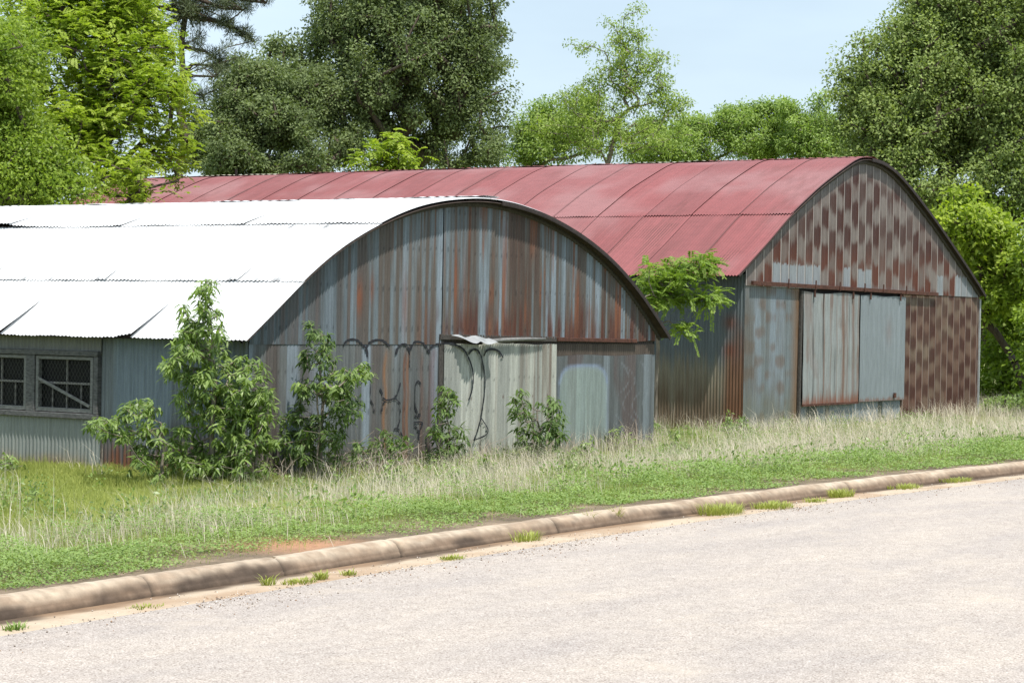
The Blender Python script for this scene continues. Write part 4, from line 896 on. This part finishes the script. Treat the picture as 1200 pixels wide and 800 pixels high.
# ------------------------------------------------------------------ grass
def blades(name, n, dens, hgt, wid, mat, seed, lean=.35, ur=(5, 60), vr=(9.1, 24), label=None, cat=None, bend=.5, ktint=None, dpow=1.3, d0=14.):
    rng = np.random.RandomState(seed); u = rng.uniform(*ur, n); v = rng.uniform(*vr, n); d = np.hypot(u, v)
    k = kerb_v(u) + .2
    inb = ((u > WX0 - .05) & (u < WX1 + .05) & (v > WY - .06)) | ((u > BX0 - .05) & (u < BX1 + .05) & (v > BY - .06))
    pr = dens(u, v, v - k) * np.minimum(1, (d0 / d) ** dpow)
    keep = (rng.rand(n) < pr) & ~inb & (v > k); u, v, d = u[keep], v[keep], d[keep]; m = len(u)
    z = ground_z(u, v) - .01; h = hgt(u, v, v - kerb_v(u) - .2) * (.55 + .7 * rng.rand(m)); w_ = wid * (.7 + .6 * rng.rand(m)) * np.maximum(1, d / 18) ** .8
    az = rng.rand(m) * 2 * np.pi; ld = lean * (rng.rand(m) ** 1.2) * h; fx, fy = np.cos(az), np.sin(az)
    sa = rng.rand(m) * np.pi; sx, sy = np.cos(sa) * .6 + RIGHT[0] * .4, np.sin(sa) * .6 + RIGHT[1] * .4
    P0 = np.c_[u, v, z]; S = np.c_[sx, sy, 0 * sx] * (w_ / 2)[:, None]; F3 = np.c_[fx, fy, 0 * fx]
    P1 = P0 + F3 * (ld * .3)[:, None] + [0, 0, 1] * (h * .55)[:, None]; P2 = P0 + F3 * (ld)[:, None] + [0, 0, 1] * (h * (1 - bend * .15 - .3 * (ld / (h + 1e-6))))[:, None]
    V = np.stack([P0 - S, P0 + S, P1 + S * .8, P1 - S * .8, P2], 1).reshape(-1, 3); b = np.arange(m)[:, None] * 5
    T = np.concatenate([b + [0, 1, 2], b + [0, 2, 3], b + [3, 2, 4]], 0)
    t = np.clip(.35 * rng.rand(m) + .75 * fbm(u * .9, v * .9, seed) - .05, 0, 1) if ktint is None else ktint(u, v, rng)
    o = mesh(name, V, T, mat, None, tint=np.repeat(t, 5)); print(name, m)
    return tag(o, label, cat, kind='stuff')
# masks
def dry_mask(u, v, q):
    band_l = np.exp(-((q - 2.2 - .4 * np.sin(u * .9)) / .9) ** 2) * sm(.36, .5, fbm(u * .9, v * .5, 13)) * (u < 18)
    mixz = sm(1.2, 1.5, u / v + .25 * (vn(u * .7, v * .7, 16) - .5)) * sm(1.0, 2.0, q + .6 * (vn(u * 1.2, v, 15) - .5)) * np.clip(.06 + .94 * sm(.42, .55, fbm(u * 1.1, v * .9, 14) + .14 * sm(1.7, 2.2, u / v)), 0, 1)
    tuf = sm(.66, .74, vn(u * 1.4, v * 1.1, 45)) * sm(1.2, 2, q) * .5 * (u / v < 1.4)
    return np.clip(band_l * .9 + mixz * .9 + tuf, 0, 1)
def green_mask(u, v, q):
    g = sm(1.0, 2.6, q) * (1 - .5 * sm(1.25, 1.6, u / v) - .25 * sm(1.9, 2.4, u / v))
    return np.clip(g * (1 - .6 * dry_mask(u, v, q)) + .12, 0, 1)
GR = leaf_mat('green_grass', (.19, .24, .055), (.42, .46, .15), .4, .6, .2, (1.1, 1.15, .6))
GL = leaf_mat('lawn_grass', (.22, .27, .05), (.55, .58, .20), .35, .6, .2, (1.1, 1.12, .65))
GD = leaf_mat('dry_grass', (.46, .40, .31), (.85, .78, .66), .3, .7, .2, (1, .95, .8))
GC = leaf_mat('ground_cover_leaf', (.12, .20, .045), (.33, .44, .15), .3, .6, .25)
blades('green_grass', 520000, lambda u, v, q: green_mask(u, v, q), lambda u, v, q: .08 + .13 * sm(1, 5, q) + .10 * sm(1.3, 1.6, u / v), .006, GR, 101, label='bright green uncut grass between the kerb and the sheds', cat='grass')
blades('lawn_grass', 700000, lambda u, v, q: sm(1.6, 2.8, q) * sm(1.5, 1.3, u / v), lambda u, v, q: .09 + .09 * sm(.35, .7, fbm(u * 1.3, v * 1.3, 31)), .009, GL, 105, ur=(14, 34), vr=(10.5, 25), lean=.9, dpow=.3, label='bright yellow-green lawn grass in front of the wired window', cat='grass')
blades('dry_grass', 560000, lambda u, v, q: dry_mask(u, v, q), lambda u, v, q: (.20 + .26 * sm(.8, 4.5, q)) * (.35 + 1.3 * fbm(u * 1.6, v * 1.6, 27)) * (1 + .1 * sm(1.4, 1.8, u / v)), .0055, GD, 102, lean=1.0, label='tall dry tan grass standing along the verge', cat='grass')
blades('short_grass', 420000, lambda u, v, q: sm(.02, .3, q) * sm(3.2, 1.5, q) * sm(.26, .42, fbm(u * 1.1, v * 1.1, 17)), lambda u, v, q: .035 + .06 * sm(0, 1.5, q), .006, GR, 103, lean=.9, vr=(9, 14), label='short matted grass just behind the kerb', cat='grass')
def cover():
    rng = np.random.RandomState(104); n = 900000; u = rng.uniform(6, 40, n); v = rng.uniform(8.6, 13, n); q = v - kerb_v(u) - .2; d = np.hypot(u, v)
    bare = np.exp(-(((u - 11.7) / .7) ** 2 + ((v - 9.35) / .22) ** 2))
    pr = sm(.0, .35, q + .35 * (vn(u * 2.3, v * 2, 18) - .5)) * sm(2.9, 1.3, q) * (.25 + .75 * sm(.36, .52, fbm(u * 1.6, v * 1.6, 19))) * np.minimum(1, (13 / d) ** 1.0) * (1 - bare)
    kp = rng.rand(n) < pr; u, v, q, d = u[kp], v[kp], q[kp], d[kp]; m = len(u)
    hh = (.02 + .17 * sm(.1, 1.2, q) * sm(.35, .65, fbm(u * 2.2, v * 2.2, 20))) * rng.rand(m) ** .6
    P = np.c_[u, v, ground_z(u, v) + hh]; D = unit(rng, m); D[:, 2] = np.abs(D[:, 2]) * .3; N_ = unit(rng, m) * .6 + [0, -.15, 1]
    ln = (.013 + .017 * rng.rand(m)) * np.maximum(1, d / 16) ** .7
    V, Fc, k = leaf_cloud(P, D, N_, ln, ln * .6, rng)
    t = np.clip(.5 * rng.rand(m) + .6 * fbm(u * 1.5, v * 1.5, 25) - .05, 0, 1)
    tag(mesh('ground_cover', V, Fc, GC, None, tint=np.repeat(t, 4)), 'low creeping weeds and clover matted behind the kerb', 'ground cover', kind='stuff')
cover()

def verge_weeds():
    rng = np.random.RandomState(106); n = 6500; u = rng.uniform(9, 50, n); v = rng.uniform(10, 21, n); q = v - kerb_v(u) - .2; d = np.hypot(u, v)
    inb = ((u > WX0 - .1) & (u < WX1 + .1) & (v > WY - .1)) | ((u > BX0 - .1) & (v > BY - .1))
    kp = (rng.rand(n) < sm(.5, .62, fbm(u * .8, v * .8, 46)) * sm(.6, 1.6, q) * .9) & ~inb; u, v = u[kp], v[kp]
    Cc = np.c_[u, v, ground_z(u, v) + .05 + .14 * rng.rand(len(u))]
    o = make_foliage('verge_weeds', Cc, rng, .12, 26, .05, .024, LM['shrub'], None, 'ball', .0, 1.3)
    tag(o, 'patches of broad-leaved green weeds mixed through the tan grass', 'weeds', kind='stuff')
verge_weeds()

def loose_grit():
    rng = np.random.RandomState(109); n = 9000; u = rng.uniform(7, 32, n); d = np.where(rng.rand(n) < .75, rng.normal(.42, .16, n), rng.uniform(.1, 2.6, n)); kp = (d > .06) & (rng.rand(n) < .25 + .75 * sm(.4, .6, fbm(u * 1.2, d, 49))); u, d = u[kp], d[kp]; m = len(u)
    c = np.c_[u, kerb_v(u) - d, .004 + .02 * sm(.5, 2, d) * 0 + .010 * (d > .3) * 0 + np.zeros(m)]; r_ = (.003 + .006 * rng.rand(m) ** 2)[:, None]
    O = np.array([[1, 0, 0], [0, 1, 0], [-1, 0, 0], [0, -1, 0], [0, 0, .8], [0, 0, -.8]])
    V = (c[:, None, :] + O[None] * r_[:, :, None] * (.7 + .6 * rng.rand(m, 6, 1))).reshape(-1, 3); b = np.arange(m)[:, None] * 6
    T = np.concatenate([b + t for t in ([0, 1, 4], [1, 2, 4], [2, 3, 4], [3, 0, 4], [1, 0, 5], [2, 1, 5], [3, 2, 5], [0, 3, 5])], 0)
    col = np.repeat(np.array([[.42, .36, .3], [.2, .16, .13], [.6, .55, .5], [.3, .19, .12]])[rng.randint(0, 4, m)], 6, 0)
    tag(mesh('loose_grit', V, T, painted('grit', .9, 0, .1), col=col), 'loose grit and pebbles scattered along the edge of the road', 'gravel', kind='stuff')
loose_grit()

# small tufts rooted in the gutter: countable
def tuft(px, py, r_, h_, n, seed, label, dry=False):
    rng = np.random.RandomState(seed); c = ray(px, py); c = c * (-EYE / c[2]) + [0, 0, EYE]
    root_z = 0.0
    m = n; a = rng.rand(m) * 2 * np.pi; rr = r_ * rng.rand(m) ** .6; P0 = np.c_[c[0] + np.cos(a) * rr, c[1] + np.sin(a) * rr * .55, np.full(m, root_z)]
    az = a + rng.normal(size=m) * .6; h = h_ * (.4 + .7 * rng.rand(m)); ld = h * (.3 + .7 * rng.rand(m)); F3 = np.c_[np.cos(az), np.sin(az), 0 * az]; S = np.c_[-np.sin(az), np.cos(az), 0 * az] * .0035
    P1 = P0 + F3 * (ld * .4)[:, None] + [0, 0, 1] * (h * .6)[:, None]; P2 = P0 + F3 * ld[:, None] + [0, 0, 1] * (h * .85)[:, None]
    V = np.stack([P0 - S, P0 + S, P1 + S, P1 - S, P2], 1).reshape(-1, 3); b = np.arange(m)[:, None] * 5
    T = np.concatenate([b + [0, 1, 2], b + [0, 2, 3], b + [3, 2, 4]], 0)
    o = mesh('weed_tuft', V, T, GC if dry else GL, None, tint=np.repeat(rng.rand(m) * .7, 5))
    tag(o, label, 'weed', 'tufts in the gutter')
for i, a in enumerate([(315, 686, .06, .09, 50, 'small weed tuft in gutter with a longer flat patch to its right'), (350, 683, .16, .04, 160, 'long flat weed patch in the gutter, leftmost flat patch'), (376, 679, .06, .07, 90, 'tiny round weed tuft at right end of leftmost flat patch'), (408, 674, .07, .05, 70, 'small flat weed tuft in the gutter below the kerb stain'),
          (18, 738, .08, .05, 80, 'brownish tuft at the road edge, lower left corner'), (530, 655, .12, .04, 120, 'thin flat weed patch under the bowed middle of the kerb'), (618, 634, .16, .10, 130, 'wispy pale weed tuft against the kerb face'), (688, 616, .05, .16, 60, 'upright weed tuft, left one of a close pair at the kerb'),
          (722, 612, .05, .17, 70, 'upright weed tuft, right one of a close pair at the kerb'), (845, 602, .3, .12, 420, 'largest bright green tuft growing from the gutter'), (905, 595, .3, .07, 420, 'flat green tuft just right of the largest gutter tuft'), (985, 582, .2, .10, 260, 'green tuft by a kerb joint, right part of gutter'),
          (1060, 572, .3, .06, 260, 'thin green weed strip in the gutter near right edge'), (1120, 564, .3, .06, 240, 'rightmost weed strip in the gutter'), (955, 588, .18, .05, 160, 'short green weed patch between the two right gutter tufts'), (170, 712, .14, .03, 70, 'faint thin weed patch in the gutter, lower left')]):
    tuft(*a[:5], 300 + i, a[5], dry=(i == 4))

# dry twigs and stalks leaning before the gable
def stalks():
    rng = np.random.RandomState(77)
    for i, (px, py, n, w_, h_, lab) in enumerate([(420, 560, 46, 30, .75, 'tangle of bare grey stalks in front of the dark gable shrub'), (560, 545, 22, 26, .55, 'few bare dry stalks leaning before the left door sheets'), (655, 535, 30, 28, .5, 'bare dry stalks in front of the right door sheets'), (725, 525, 22, 22, .7, 'tall thin bare stalks before the pale painted block'), (330, 565, 24, 24, .5, 'bare brown stalks beneath the corner shrubs'), (470, 550, 22, 9, .65, 'bare pale stalks below the orange rust streaks')]):
        dep = ground_hit(px, py)[1]; mb = MB(); c0 = at(px, py, dep)
        root = None
        for k in range(n):
            a = rng.uniform(-1, 1); b0 = at(px + a * w_, py, dep + rng.normal() * .5); b0[2] = float(ground_z(b0[0], b0[1])); h = h_ * rng.uniform(.5, 1.15); dx = rng.normal(size=2) * .22 * h / .6
            p = [b0 + np.array([dx[0] * t * t * 2, dx[1] * t * t, h * (t - .28 * t * t * abs(dx[0]) * 4)]) for t in (0, .35, .7, 1)]
            mb.tube(p, [.006, .005, .004, .002], 4)
        o = mb.build('dry_stalks', M['twig_dry']); tag(o, lab, 'dry stalks', 'dry stalk clumps by the shed')
stalks()

# far woods closing the view behind the trees
def far_woods():
    rng = np.random.RandomState(88); C_ = []
    for _ in range(2600):
        a = rng.uniform(-2.2, 1.25) if False else rng.uniform(-.35, 2.1); r = rng.uniform(150, 190); ang = math.atan2(fw[1], fw[0]) + a - .6
        h = rng.rand() ** .7 * (5.5 + 2.5 * vn(ang * 12, 0, 3)); C_.append((r * math.cos(ang), r * math.sin(ang), -.6 + h))
    C_ = np.array(C_)
    o = make_foliage('far_woods', C_, rng, 2.0, 26, 1.0, .7, LM['far'], None, 'ball', .1)
    tag(o, 'distant woods closing the horizon behind the sheds', 'woods', kind='stuff')
far_woods()
